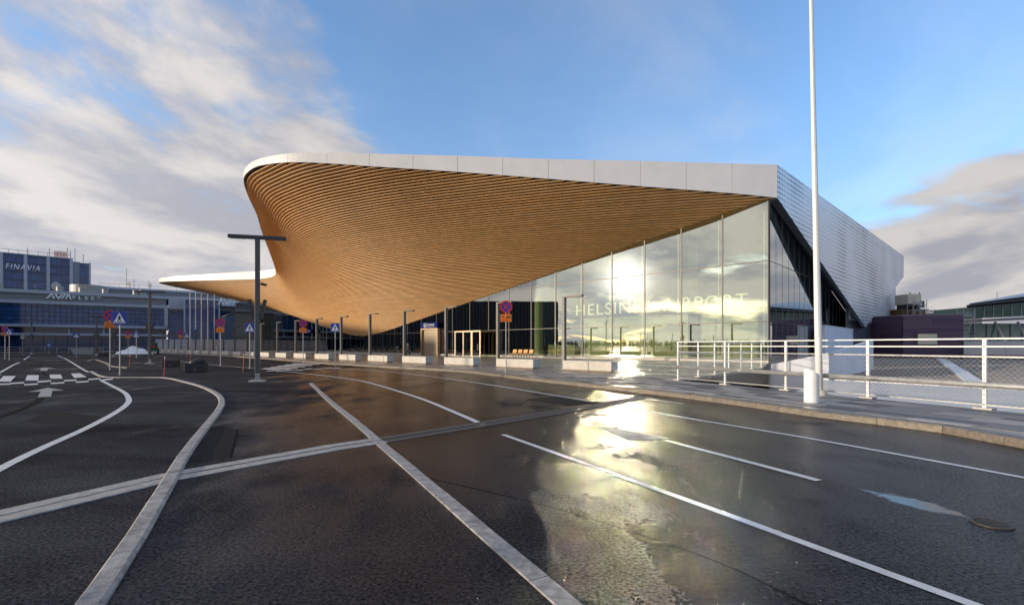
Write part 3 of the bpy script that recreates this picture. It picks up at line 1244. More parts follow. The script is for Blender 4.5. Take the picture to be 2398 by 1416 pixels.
# interior ------------------------------------------------------------------
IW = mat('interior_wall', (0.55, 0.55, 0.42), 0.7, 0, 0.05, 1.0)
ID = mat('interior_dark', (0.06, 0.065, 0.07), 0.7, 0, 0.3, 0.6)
inm = MB()
inm.prism([GP(0.3, 0, -0.3).xy, GP(100, 0, -0.3).xy, GP(100, 0, -26).xy, GP(0.3, 0, -26).xy], 0.119, 0.14)
inm.build('interior_floor', mat('interior_floor', (0.30, 0.30, 0.28), 0.3), TB, world=True)
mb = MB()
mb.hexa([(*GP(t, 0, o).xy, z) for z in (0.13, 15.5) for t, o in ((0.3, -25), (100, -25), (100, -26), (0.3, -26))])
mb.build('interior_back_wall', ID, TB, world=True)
# interior ceiling: timber rising from the glass line
mb = MB()
ts = np.linspace(1.6, 101, 60)
vs = []
for t in ts:
    a = GP(t, zsoff(t) + 0.3, -0.15)
    b = GP(t, 12.5, -16)
    c = GP(t, 13.0, -25.5)
    vs += [tuple(a), tuple(b), tuple(c)]
mb.add(vs, [(i * 3 + k, i * 3 + k + 1, i * 3 + 4 + k, i * 3 + 3 + k) for i in range(59) for k in (0, 1)])
mb.build('interior_ceiling', mat('interior_timber', (0.30, 0.17, 0.08), 0.6, 0, 0.2, 2), TB, world=True)
# pale room behind the right bays
room = MB()
room.hexa([(*GP(t, 0, o).xy, z) for z in (0.14, 4.6) for t, o in ((1.2, -3.2), (14.2, -3.2), (14.2, -9), (1.2, -9))])
rm_ = room.build('interior_room', IW, TB, world=True)
for t in (3.2, 6.5, 7.6, 10.4):
    mb = MB()
    mb.hexa([(*GP(t + a, 0, o).xy, z) for z in (0.15, 2.5) for a, o in ((-0.42, -3.16), (0.42, -3.16), (0.42, -3.19), (-0.42, -3.19))])
    mb.build('room_door', mat('room_door', (0.45, 0.45, 0.34), 0.6), rm_, world=True)
    mb = MB()
    mb.hexa([(*GP(t + a, 0, o).xy, z) for z in (1.1, 1.35) for a, o in ((0.28, -3.10), (0.33, -3.10), (0.33, -3.15), (0.28, -3.15))])
    mb.build('door_handle', BLACK, rm_, world=True)
mb = MB()
mb.hexa([(*GP(t, 0, o).xy, z) for z in (3.3, 3.6) for t, o in ((12.9, -3.1), (13.5, -3.1), (13.5, -3.16), (12.9, -3.16))])
mb.build('exit_sign', mat('exit_green', (0.02, 0.22, 0.06), 0.5), rm_, world=True)
ICOL = mat('interior_column', (0.62, 0.66, 0.46), 0.6)
for t, r_, o in ((18.6, 0.55, -2.6), (34.3, 0.5, -2.6), (51.0, 0.5, -2.6), (62, 0.5, -2.6), (26.5, 0.45, -9), (42, 0.45, -9)):
    c = GP(t, 0, o)
    MB().lathe([(r_, 0.14), (r_, min(zsoff(t) + 2.0, 12))], 20, (c.x, c.y, 0)).build('interior_column', ICOL, TB, smooth=False, world=True)
lampm = bpy.data.materials.new('lit_tube')
lampm.use_nodes = True
_e = lampm.node_tree.nodes['Principled BSDF']
_e.inputs['Emission Color'].default_value = (1.0, 0.95, 0.75, 1)
_e.inputs['Emission Strength'].default_value = 5.0
for t, o, z in ((31, -4, 5.2), (33.5, -4, 5.2), (28, -4, 4.4), (25.5, -4, 4.4), (22.5, -5, 4.4), (37, -6, 4.0), (41, -6, 3.0), (53, -6, 3.4), (57, -5, 4.0), (61, -5, 4.6), (47, -8, 2.9)):
    MB().hexa([(*GP(t + a, 0, o + b).xy, z + c) for c in (0, .06) for a, b in ((-.55, 0), (.55, 0), (.55, -.1), (-.55, -.1))]).build('interior_light', lampm, TB, world=True)
# counter
mb = MB()
mb.hexa([(*GP(t, 0, o).xy, z) for z in (0.14, 1.6) for t, o in ((14.6, -2.2), (17.3, -2.2), (17.3, -3.2), (14.6, -3.2))])
mb.build('interior_counter', IW, TB, world=True)

# right hand (side) glazing and cladding ------------------------------------
DS = Vector((1.0, KD, 0)).normalized()
NS = Vector((KD, -1.0, 0)).normalized()
LS = math.hypot(1, KD)


def SP(s, z=0.0, off=0.0):
    return Vector((FX + s, FY + KD * s, z)) + NS * off


sidef = MB()
sidef.bar(SP(0, 0.2, 0), SP(0, 13.4, 0), 0.12, 0.12)
side = sidef.build('side_glazing', MULL, TB, world=True)


def side_top(s):                   # height of the cladding's slanting lower edge above the side glazing
    return 13.2 - (13.2 - 4.0) * s / 28.0


SB = 1.30
for i in range(22):
    s0, s1 = i * SB, (i + 1) * SB
    for z0, z1 in ((-5.0, 0.30), (0.30, 3.45), (3.45, 8.36), (8.36, 13.4)):
        ta, tb = min(z1, side_top(s0)), min(z1, side_top(s1))
        if ta <= z0 + 0.05:
            continue
        pts = [SP(s0 + 0.01, z0 + 0.012), SP(s1 - 0.01, z0 + 0.012)]
        if tb > z0 + 0.03:
            pts += [SP(s1 - 0.01, tb - 0.01), SP(s0 + 0.01, ta - 0.01)]
        else:
            pts += [SP(s0 + 0.01, ta - 0.01)]
        MB().plate(pts, NS, 0.02).build('pane', GLASSD, side, world=True)
    MB().bar(SP(s0, -5, -0.05), SP(s0, side_top(s0), -0.05), 0.05, 0.12, up=NS).build('mullion', MULLG, side, world=True)
for zt in (0.30, 3.45, 8.36):
    s_end = 28.0 * (13.2 - zt) / (13.2 - 4.0) if zt > 4.0 else 28.0
    MB().bar(SP(0, zt, -0.02), SP(s_end, zt, -0.02), 0.08, 0.05).build('transom', MULL, side, world=True)
mb = MB()
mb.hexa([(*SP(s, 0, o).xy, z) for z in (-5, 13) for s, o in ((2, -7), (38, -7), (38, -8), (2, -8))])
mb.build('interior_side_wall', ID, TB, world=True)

# perforated white cladding: vertical plane from the roof corner
CA = Vector((21.2, 38.2, 0))
CDIR = Vector((1.078, 1.0, 0)).normalized()
CN = Vector((CDIR.y, -CDIR.x, 0))


def clad_mat():
    m = bpy.data.materials.new('perforated_white_metal')
    m.use_nodes = True
    nt = m.node_tree
    N, L = nt.nodes, nt.links
    b = N['Principled BSDF']
    b.inputs['Roughness'].default_value = 0.32
    b.inputs['Metallic'].default_value = 0.35
    tc = N.new('ShaderNodeTexCoord')
    mp = N.new('ShaderNodeMapping')
    mp.vector_type = 'TEXTURE'
    mp.inputs['Rotation'].default_value = (0, 0, math.atan2(CDIR.y, CDIR.x))
    L.new(tc.outputs['Object'], mp.inputs[0])
    sp = N.new('ShaderNodeSeparateXYZ')
    L.new(mp.outputs[0], sp.inputs[0])

    def M(op, a, b_=None):
        n = N.new('ShaderNodeMath')
        n.operation = op
        for i, x in enumerate((a, b_)):
            if x is None:
                continue
            if isinstance(x, (int, float)):
                n.inputs[i].default_value = x
            else:
                L.new(x, n.inputs[i])
        return n.outputs[0]
    u, z = sp.outputs[0], sp.outputs[2]
    PZ, PU = 0.40, 0.36
    fu = M('SUBTRACT', M('FRACT', M('DIVIDE', u, PU)), 0.5)
    fz = M('SUBTRACT', M('FRACT', M('DIVIDE', z, PZ)), 0.5)
    dist = M('SQRT', M('ADD', M('MULTIPLY', M('MULTIPLY', fu, fu), 1.0), M('MULTIPLY', M('MULTIPLY', fz, fz), 2.2)))
    # hole size follows a slow drifting pattern
    n = N.new('ShaderNodeTexNoise')
    n.inputs['Scale'].default_value = 0.16
    n.inputs['Detail'].default_value = 2
    L.new(tc.outputs['Object'], n.inputs['Vector'])
    mr = N.new('ShaderNodeMapRange')
    mr.inputs['From Min'].default_value = 0.34
    mr.inputs['From Max'].default_value = 0.68
    mr.inputs['To Min'].default_value = 0.14
    mr.inputs['To Max'].default_value = 0.50
    L.new(n.outputs['Fac'], mr.inputs['Value'])
    hole = M('LESS_THAN', dist, mr.outputs[0])
    mx = N.new('ShaderNodeMix')
    mx.data_type = 'RGBA'
    mx.inputs['A'].default_value = (0.70, 0.71, 0.73, 1)
    mx.inputs['B'].default_value = (0.10, 0.11, 0.13, 1)
    L.new(hole, mx.inputs['Factor'])
    L.new(mx.outputs['Result'], b.inputs['Base Color'])
    return m


CLAD = clad_mat()


def CP(s, z, off=0.0):
    p = CA + CDIR * s + CN * off
    return Vector((p.x, p.y, z))


S_V, S_END = 30.5, 57.3                      # where the lowest point hangs, and the far end


def clad_low(s):
    if s <= S_V:
        return 13.3 + (3.75 - 13.3) * s / S_V
    return 3.75 + (12.6 - 3.75) * min(1, (s - S_V) / (S_END - S_V))


cb_ = MB()
prof = [CP(0.05, 15.85, -0.12), CP(0.05, 13.35, -0.12), CP(S_V, 3.9, -0.12), CP(S_END - 0.05, 12.7, -0.12), CP(S_END - 0.05, 15.85, -0.12)]
cb_.plate(prof, CN, 0.25)
clad = cb_.build('side_cladding', mat('cladding_backing', (0.30, 0.30, 0.31), 0.7), TB, world=True)
bounds = [15.95, 14.9, 12.2, 9.4, 6.6, 3.0]
for za, zb in zip(bounds, bounds[1:]):
    s = 0.0
    W = 6.2
    while s < S_END:
        s0, s1 = s, min(s + W, S_END)
        ss = np.linspace(s0 + 0.008, s1 - 0.008, 9)
        if s0 < S_V < s1:
            ss = np.sort(np.append(ss, S_V))
        xc = [S_V * (13.3 - za + .03) / (13.3 - 3.75), S_V + (za - .03 - 3.75) / (12.6 - 3.75) * (S_END - S_V)]
        ss = np.sort(np.append(ss, [q for q in xc if s0 < q < s1]))
        pts_t, pts_b = [], []
        for q in ss:
            zl = max(zb + 0.008, clad_low(q))
            if zl < za - 0.02:
                pts_t.append(CP(q, za - 0.008))
                pts_b.append(CP(q, zl))
        if len(pts_t) >= 2:
            MB().plate(pts_b + pts_t[::-1], CN, 0.09).build('cladding_panel', CLAD, clad, world=True)
        s += W
# dark soffit edge under the slanting cladding
mb = MB()
lo = [CP(0.1, 13.27, -0.01), CP(S_V, 3.70, -0.01), SP(28.1, 3.98, 0.03), SP(0.02, 13.15, 0.03)]
mb.hexa(lo + [v + Vector((0, 0, 0.12)) for v in lo])
mb.build('cladding_edge', mat('dark_edge', (0.03, 0.03, 0.032), 0.5), TB, world=True)
# wall with upright panels behind the cladding's far side
VP = mat('upright_white_panels', (0.62, 0.63, 0.66), 0.4, 0.3)
wp = MB()
wp.hexa([(*CP(s, 0, o).xy, z) for z in (-5, 14.5) for s, o in ((S_V - 4, -1.0), (S_END - 0.3, -1.0), (S_END - 0.3, -1.2), (S_V - 4, -1.2))])
bw = wp.build('rear_side_wall', MULLG, TB, world=True)
s = S_V - 3.5
while s < S_END - 1.3:
    MB().hexa([(*CP(q, 0, o).xy, z) for z in (4.6, 14.4) for q, o in ((s, -0.9), (s + 0.97, -0.9), (s + 0.97, -0.98), (s, -0.98))]).build('panel', VP, bw, world=True)
    s += 1.0

# white plinth wall along the side
pw = thing('plinth_wall', 'smooth white wall at the foot of the side glazing', 'wall', SP(10, -5.2, 1.2))
MB().hexa([(*SP(s, 0, o).xy, z) for z in (-5.2, 3.5) for s, o in ((9.6, 1.2), (34, 1.2), (34, 0.3), (9.6, 0.3))]).build('wall_body', mat('white_wall', (0.62, 0.64, 0.70), 0.6, 0, 0.06, 0.5), pw, world=True)
MB().hexa([(*SP(s, 0, o).xy, z) for z in (3.502, 3.56) for s, o in ((9.5, 1.24), (34.1, 1.24), (34.1, 0.3), (9.5, 0.3))]).build('coping', WHITE2, pw, world=True)


# lettering on the glass ------------------------------------------------------
def text_mesh(name, body, size, m, parent, origin, xdir, updir, extrude=0.02, shear=0.0, spacing=1.0, bold=0.0, fit=None):
    cu = bpy.data.curves.new(name, 'FONT')
    cu.body = body
    cu.size = 1.0
    cu.extrude = 0.0
    cu.shear = shear
    cu.space_character = spacing
    cu.offset = bold
    cu.resolution_u = 3
    to = bpy.data.objects.new(name, cu)
    col.objects.link(to)
    dg = bpy.context.evaluated_depsgraph_get()
    me = bpy.data.meshes.new_from_object(to.evaluated_get(dg))
    bpy.data.objects.remove(to)
    xs = [v.co.x for v in me.vertices]
    ys = [v.co.y for v in me.vertices]
    x0, x1, y0, y1 = min(xs), max(xs), min(ys), max(ys)
    sy = size / (y1 - y0)
    sx = (fit / (x1 - x0)) if fit else sy
    xd, ud = Vector(xdir).normalized(), Vector(updir).normalized()
    nd = xd.cross(ud)
    bm = bmesh.new()
    bm.from_mesh(me)
    for v in bm.verts:
        v.co = Vector(origin) + xd * (v.co.x - x0) * sx + ud * (v.co.y - y0) * sy
    ret = bmesh.ops.extrude_face_region(bm, geom=bm.faces[:])
    for e in ret['geom']:
        if isinstance(e, bmesh.types.BMVert):
            e.co += nd * extrude
    bmesh.ops.recalc_face_normals(bm, faces=bm.faces)
    if parent is not None:
        for v in bm.verts:
            v.co -= wloc(parent)
    bm.to_mesh(me)
    bm.free()
    me.materials.clear()
    me.materials.append(m)
    o = bpy.data.objects.new(name, me)
    col.objects.link(o)
    o.parent = parent
    return o


LETM = mat('white_letters', (0.85, 0.86, 0.82), 0.4)
for ch_txt, ta, tb in (('HELSINKI', 13.35, 7.35), ('AIRPORT', 6.35, 1.15)):
    w = (ta - tb) * LT
    text_mesh('lettering', ch_txt, 1.18, LETM, TB, GP(ta, 4.72, -0.10), -DF, (0, 0, 1), 0.05, fit=w, spacing=1.12)

# entrance: portal with sign, and glazed lobby ---------------------------------
pt = thing('entrance_portal', 'bronze lined doorway under the blue terminal sign', 'doorway', GP(30.3, 0.12, 0.6))
TANP = mat('tan_panel', (0.30, 0.24, 0.17), 0.45, 0.3, 0.05, 1)
t0, t1 = 29.9, 32.7
for ta, tb, nm, z0, z1, m_ in ((t0, t0 + 0.10, 'jamb', 0.14, 4.0, BRONZE), (t1 - 0.10, t1, 'jamb', 0.14, 4.0, BRONZE), (t0 + 0.1, t1 - 0.1, 'lintel', 3.85, 4.0, BRONZE)):
    MB().hexa([(*GP(t, 0, o).xy, z) for z in (z0, z1) for t, o in ((ta, 0.62), (tb, 0.62), (tb, 0.10), (ta, 0.10))]).build(nm, m_, pt, world=True)
MB().hexa([(*GP(t, 0, o).xy, z) for z in (0.14, 3.84) for t, o in ((t0 + 0.1, 0.30), (t0 + 1.3, 0.30), (t0 + 1.3, 0.22), (t0 + 0.1, 0.22))]).build('door_leaf', TANP, pt, world=True)
MB().hexa([(*GP(t, 0, o).xy, z) for z in (0.14, 3.84) for t, o in ((t0 + 1.32, 0.27), (t1 - 0.1, 0.27), (t1 - 0.1, 0.19), (t0 + 1.32, 0.19))]).build('door_leaf', TANP, pt, world=True)


def term_sign(ta, tb, z0, z1, off, label):
    o = thing('terminal_sign', label, 'sign', GP(tb, z0, off))
    MB().hexa([(*GP(t, 0, q).xy, z) for z in (z0, z1) for t, q in ((ta, off), (tb, off), (tb, off - 0.15), (ta, off - 0.15))]).build('panel', mat('terminal_blue', (0.008, 0.022, 0.16), 0.8, 0, 0, 1, 0, 0, 0.1), o, world=True)
    h = z1 - z0
    w = (tb - ta) * LT
    org = GP(tb, z0 + h * 0.45, off + 0.004) - DF * w * 0.40
    text_mesh('lettering', 'Terminal', h * 0.34, SWHITE, o, org, -DF, (0, 0, 1), 0.008, fit=w * 0.42, bold=0.02)
    org = GP(tb, z0 + h * 0.18, off + 0.004) - DF * w * 0.40
    text_mesh('lettering', 'Terminaali Terminal', h * 0.14, SWHITE, o, org, -DF, (0, 0, 1), 0.008, fit=w * 0.44)
    # aircraft in a white framed square
    c = GP(tb, z0 + h * 0.5, off + 0.004) - DF * w * 0.28
    ux, uz = -DF, Vector((0, 0, 1))
    q = h * 0.36
    fr = MB()
    for a, b in (((-q, -q), (q, -q)), ((q, -q), (q, q)), ((q, q), (-q, q)), ((-q, q), (-q, -q))):
        fr.bar(c + ux * a[0] + uz * a[1] + NF * .004, c + ux * b[0] + uz * b[1] + NF * .004, h * 0.05, 0.008, up=NF)
    fr.build('symbol_frame', SWHITE, o, world=True)
    pl = [(0, .9), (.13, .6), (.13, .25), (.85, -.2), (.85, -.4), (.13, -.15), (.1, -.55), (.35, -.75), (.35, -.9), (0, -.78),
          (-.35, -.9), (-.35, -.75), (-.1, -.55), (-.13, -.15), (-.85, -.4), (-.85, -.2), (-.13, .25), (-.13, .6)]
    MB().plate([c + ux * a * q * 0.85 + uz * b * q * 0.85 + NF * 0.008 for a, b in pl], NF, 0.006).build('aircraft_symbol', SWHITE, o, world=True)
    return o


term_sign(29.9, 32.7, 4.05, 4.85, 0.66, 'blue terminal sign with aircraft symbol above the bronze doorway')
term_sign(58.6, 61.4, 4.05, 4.85, 0.9, 'small blue terminal sign far along the glass front')
lob = thing('entrance_lobby', 'glazed entrance lobby with pale bronze frames standing before the glass front', 'entrance lobby', GP(26.0, 0.12, 1.0))
l0, l1 = 22.6, 26.0
for t in (l0, l0 + 1.05, l0 + 1.15, l0 + 2.25, l1 - 0.0):
    MB().hexa([(*GP(t + a, 0, o).xy, z) for z in (0.13, 3.25) for a, o in ((0, 1.9), (0.12, 1.9), (0.12, 1.76), (0, 1.76))]).build('post', BRONZE, lob, world=True)
MB().hexa([(*GP(t, 0, o).xy, z) for z in (3.252, 3.42) for t, o in ((l0 - 0.02, 1.92), (l1 + 0.14, 1.92), (l1 + 0.14, 0.10), (l0 - 0.02, 0.10))]).build('canopy_frame', BRONZE, lob, world=True)
for a, b in ((l0 + 0.12, l0 + 1.05), (l0 + 1.27, l0 + 2.25), (l0 + 2.37, l1)):
    MB().plate([GP(b, 0.14, 1.84), GP(a, 0.14, 1.84), GP(a, 3.24, 1.84), GP(b, 3.24, 1.84)], NF, 0.02).build('pane', GLASS, lob, world=True)
    MB().hexa([(*GP(t, 0, o).xy, z) for z in (0.13, 0.20) for t, o in ((a, 1.88), (b, 1.88), (b, 1.78), (a, 1.78))]).build('sill', GALV, lob, world=True)
MB().tube([GP(l0 + 0.35, 0.9, 1.95), GP(l0 + 0.35, 1.7, 1.95)], 0.03, 8).build('handle', GALV, lob, world=True)

# dark green glass annex at the end of the front
ax = thing('glass_annex', 'dark green glass block closing the far end of the front', 'building', (-62, 127, 0))
GRN = grid_glass_mat('green_glass', (0.012, 0.045, 0.05), (0.02, 0.065, 0.07), 2.2, 3.2, 0.55, 0.06)
MB().prism([(-69, 119), (-52, 128.5), (-60, 150), (-85, 140)], 0.12, 9.6).build('glazing', GRN, ax, world=True)
MB().prism([(-69.1, 118.8), (-51.8, 128.4), (-60, 150.2), (-85.2, 140)], 9.602, 10.0).build('roof_edge', DARK, ax, world=True)

# ------------------------------------------------------------------ kerbside row: concrete blocks and light posts
ORD = ['nearest', 'second', 'third', 'fourth', 'fifth', 'sixth', 'seventh', 'eighth', 'ninth', 'tenth', 'eleventh', 'twelfth', 'thirteenth', 'fourteenth',
       'fifteenth', 'sixteenth', 'seventeenth', 'eighteenth', 'nineteenth', 'twentieth', 'farthest']
BROT = math.atan2(DF.y, DF.x)                    # local +x runs away to the left along the front
bp0 = thing('concrete_block', None, None, (0, 0, 0.12))
MB().box(0, 3.15, 0.0, 0.64, 0.06, 0.56, 0.012).build('block_body', CONC, bp0)        # local +y points to ... set below
MB().box(0.12, 3.03, 0.08, 0.56, 0.0, 0.062).build('base', mat('block_base', (0.30, 0.20, 0.11), 0.8), bp0)
for q in (0.55, 1.6, 2.6):
    MB().lathe([(0.022, 0), (0.022, 0.012)], 10).build('spot_light', mat('frosted_lens', (0.85, 0.85, 0.82), 0.3), bp0)
for o in [c for c in bp0.children if c.name.startswith('spot_light')]:
    pass
for o, q in zip([c for c in bp0.children if c.name.startswith('spot_light')], (0.55, 1.6, 2.6)):
    o.rotation_euler = (R(-90), 0, 0)
    o.location = (q, 0.65, 0.36)
po0 = thing('light_post', None, None, (0, 0, 0.12))
MB().box(-0.09, 0.09, -0.10, 0.10, 0, 4.08, 0.008).build('post', POSTM, po0)
arm = MB().box(-1.25, 0.09, -0.10, 0.10, 4.082, 4.17, 0.006).build('arm', POSTM, po0)
MB().box(-1.24, -0.90, -0.085, 0.085, 4.066, 4.081).build('lamp_lens', BLACK, po0)
MB().box(-1.27, -0.95, -0.103, 0.103, 4.078, 4.174).build('end_cap', DARK, arm)
MB().box(-0.14, 0.14, -0.15, 0.15, 0, 0.02).build('foot_plate', DARK, po0)
P0 = Vector((5.1, 24.55, 0.12))
rz = math.atan2(DF.y, DF.x)
for i in range(21):
    p = P0 + DF * 5.35 * i
    b = bp0 if i == 0 else copy_tree(bp0)
    b.location = (p.x, p.y, 0.12)
    b.location = Vector((p.x, p.y, 0.12)) - NF * 0.64
    b.rotation_euler = (0, 0, rz)
    wh = ORD[i] if i == 20 else (ORD[i] + (' one' if i == 0 else ' from the right'))
    tag(b, 'long pale concrete block on the kerbside pavement, %s in the row' % wh.replace(' one', ' (rightmost)'), 'concrete block', 'concrete blocks along the kerb')
    pp_ = p + DF * 3.28 - NF * 0.30
    l = po0 if i == 0 else copy_tree(po0)
    l.location = (pp_.x, pp_.y, 0.12)
    l.rotation_euler = (0, 0, rz)
    tag(l, 'square dark light post with short flat arm, %s along the kerbside row' % wh.replace(' one', ' (rightmost)'), 'lamp post', 'light posts along the kerb')


# ------------------------------------------------------------------ tall T-shaped street lamps
def make_tlamp():
    o = thing('street_lamp', None, None)
    MB().box(-0.085, 0.085, -0.085, 0.085, 0.35, 5.95, 0.008).build('pole', LAMPM, o)
    MB().box(-0.075, 0.075, -0.075, 0.075, 0.03, 0.35).build('pole_sleeve', GALV, o)
    MB().box(-0.30, 0.30, -0.24, 0.24, 0.0, 0.045, 0.01).build('base_plate', CONC, o)
    MB().box(-0.16, 0.16, -0.16, 0.16, 0.045, 0.085, 0.008).build('flange', GALV, o)
    a = MB().box(-1.10, 1.10, -0.10, 0.10, 5.952, 6.09, 0.01).build('lamp_arm', DARK, o)
    for s in (-1, 1):
        MB().box(s * 0.75 - 0.28, s * 0.75 + 0.28, -0.075, 0.075, 5.938, 5.953).build('lamp_lens', mat('lens_grey', (0.25, 0.25, 0.25), 0.3), a)
        m = MB()
        m.bar((s * 0.12, 0, 2.62), (s * 0.30, 0, 3.42), 0.12, 0.14, up=(0, 1, 0))
        m.build('spotlight', DARK, o)
        MB().bar((s * 0.085, 0, 3.2), (s * 0.24, 0, 3.24), 0.03).build('spotlight_bracket', GALV, o)
    MB().tube([(0.09, 0, 4.05), (0.18, 0, 4.08)], 0.02, 6).build('camera_bracket', DARK, o)
    MB().tube([(0.15, 0, 4.09), (0.34, -0.06, 4.03)], 0.055, 10).build('camera_head', BLACK, o)
    return o


tl0 = make_tlamp()
TL = [((603, 893), 12, 'tall T-shaped street lamp with upturned spotlights standing nearest on the asphalt island'),
      ((351, 851), 10, 'tall T-shaped street lamp standing left of the planters'),
      ((226, 831.5), 8, 'distant T-shaped street lamp behind the crossing signs'),
      ((267, 835), 8, 'distant T-shaped street lamp half hidden behind the no-stopping sign'),
      ((74, 829), 8, 'distant T-shaped street lamp at the far left before the blue offices')]
for i, (px, an, lb) in enumerate(TL):
    o = tl0 if i == 0 else copy_tree(tl0)
    g = G(*px)
    o.location = (g.x, g.y, 0)
    o.rotation_euler = (0, 0, R(an + 3))
    tag(o, lb, 'street lamp', 'T-shaped street lamps')
for i, (x, y, lb) in enumerate(((-34, 24, 'T-shaped street lamp beyond the left edge, mirrored in the glass front'), (-20, -2, 'T-shaped street lamp behind the viewer, mirrored in the right bays'))):
    o = copy_tree(tl0)
    o.location = (x, y, 0)
    o.rotation_euler = (0, 0, R(50))
    tag(o, lb, 'street lamp', 'T-shaped street lamps')


# ------------------------------------------------------------------ traffic signs (built facing -y, base at origin)
def disc(r, y, n=28, z=0.0, sx=1.0):
    return [(r * math.cos(2 * math.pi * k / n) * sx, y, z + r * math.sin(2 * math.pi * k / n)) for k in range(n)]


def ring_mb(r0, r1, y, th, z, n=28):
    mb = MB()
    vs, fs_ = [], []
    for k in range(n):
        a = 2 * math.pi * k / n
        for r, yy in ((r0, y), (r1, y), (r1, y + th), (r0, y + th)):
            vs.append((r * math.cos(a), yy, z + r * math.sin(a)))
    for k in range(n):
        l = (k + 1) % n
        for q in range(4):
            fs_.append((k * 4 + q, k * 4 + (q + 1) % 4, l * 4 + (q + 1) % 4, l * 4 + q))
    return mb.add(vs, fs_)


def sign_post(o, h):
    MB().tube([(0, 0, 0.25), (0, 0, h)], 0.03, 10).build('post', GALV, o)
    MB().tube([(0, 0, 0), (0, 0, 0.26)], 0.042, 10).build('post_socket', GALV, o)


def no_stopping(plate_kind):
    o = thing('traffic_sign', None, None)
    sign_post(o, 3.62)
    zc = 3.35
    fc = MB().plate(disc(0.30, -0.045, z=zc), (0, -1, 0), 0.012).build('sign_face', BLUE, o)
    ring_mb(0.245, 0.32, -0.060, 0.03, zc).build('red_ring', RED, o)
    for s in (-1, 1):
        MB().bar((-0.185, -0.052, zc - s * 0.185), (0.185, -0.052 - 0.001 * s, zc + s * 0.185), 0.055, 0.010, up=(0, -1, 0)).build('red_stroke', RED, fc)
    p = MB().box(-0.29, 0.29, -0.05, -0.036, 2.58, 2.98, 0.004).build('orange_plate', ORANGE, o)
    fr = MB()
    for a, b in (((-.265, 2.605), (.265, 2.605)), ((.265, 2.605), (.265, 2.955)), ((.265, 2.955), (-.265, 2.955)), ((-.265, 2.955), (-.265, 2.605))):
        fr.bar((a[0], -0.053, a[1]), (b[0], -0.053, b[1]), 0.012, 0.004, up=(0, -1, 0))
    fr.build('border', BLACK, p)
    if plate_kind == 'text':
        for q in range(4):
            w = (0.14, 0.2, 0.21, 0.16)[q]
            x = -w
            mb = MB()
            while x < w:
                l = random.uniform(0.03, 0.07)
                mb.box(x, min(w, x + l), -0.054, -0.0505, 2.895 - q * 0.075 - 0.016, 2.895 - q * 0.075 + 0.016)
                x += l + 0.016
            mb.build('text_line', mat('brown_print', (0.25, 0.05, 0.01), 0.6), p)
    else:
        car = [(-.02, 2.80), (-.02, 2.84), (.03, 2.85), (.08, 2.885), (.17, 2.885), (.21, 2.85), (.235, 2.845), (.235, 2.80)]
        MB().plate([(x, -0.054, z) for x, z in car], (0, -1, 0), 0.004).build('car_symbol', BLACK, p)
        for x in (.035, .18):
            MB().plate(disc(0.026, -0.056, 12, 2.80) and [(x + a, b, c) for a, b, c in disc(0.026, -0.056, 12, 2.80)], (0, -1, 0), 0.004).build('car_wheel', BLACK, p)
        ring_mb(0.030, 0.045, -0.054, 0.004, 2.83, 16).build('wheelchair_symbol', BLACK, p).location = (-0.16, 0, 0)
        mb = MB()
        mb.bar((-.16, -.054, 2.91), (-.16, -.054, 2.85), 0.02, 0.004, up=(0, -1, 0)).bar((-.16, -.0545, 2.855), (-.115, -.0545, 2.845), 0.016, 0.004, up=(0, -1, 0)).bar((-.115, -.055, 2.85), (-.10, -.055, 2.80), 0.014, .004, up=(0, -1, 0))
        mb.build('wheelchair_figure', BLACK, p)
        for q in range(2):
            mb = MB()
            x = -0.2
            while x < 0.2:
                l = random.uniform(0.03, 0.06)
                mb.box(x, min(0.2, x + l), -0.054, -0.0505, 2.71 - q * 0.07, 2.74 - q * 0.07)
                x += l + 0.015
            mb.build('text_line', MATS['brown_print'] if 'brown_print' in MATS else BLACK, p)
    return o


def crossing_sign():
    o = thing('traffic_sign', None, None)
    sign_post(o, 3.2)
    zc = 2.9
    f = MB().box(-0.32, 0.32, -0.05, -0.036, zc - 0.32, zc + 0.32, 0.003).build('sign_face', BLUE, o)
    MB().box(-0.325, 0.325, -0.036, -0.03, zc - 0.325, zc + 0.325).build('sign_back', GALV, o)
    tri = [(-0.28, zc - 0.26), (0.28, zc - 0.26), (0.0, zc + 0.27)]
    MB().plate([(x, -0.053, z) for x, z in tri], (0, -1, 0), 0.003).build('white_triangle', SWHITE, f)
    for q in range(5):
        x = -0.2 + q * 0.1
        MB().plate([(x - .032, -.056, zc - .25), (x + .012, -.056, zc - .25), (x * 0.8 + .012, -.056, zc - .18), (x * 0.8 - .022, -.056, zc - .18)], (0, -1, 0), .003).build('stripe', BLACK, f)
    man = [(-.02, .08), (.02, .08), (.05, .04), (.095, -.03), (.075, -.045), (.035, 0), (.03, -.05), (.06, -.11), (.085, -.2), (.055, -.205), (.025, -.12), (-.005, -.075), (-.03, -.13), (-.085, -.2), (-.11, -.185), (-.06, -.11), (-.04, -.04), (-.04, .01), (-.075, -.045), (-.095, -.03), (-.05, .05)]
    MB().plate([(x, -.0565, zc + z) for x, z in man], (0, -1, 0), .003).build('walking_figure', BLACK, f)
    MB().plate([(x, -.0565, zc + .115 + z * 1.0) for x, y, z in disc(0.032, 0, 12)], (0, -1, 0), .003).build('figure_head', BLACK, f)
    return o


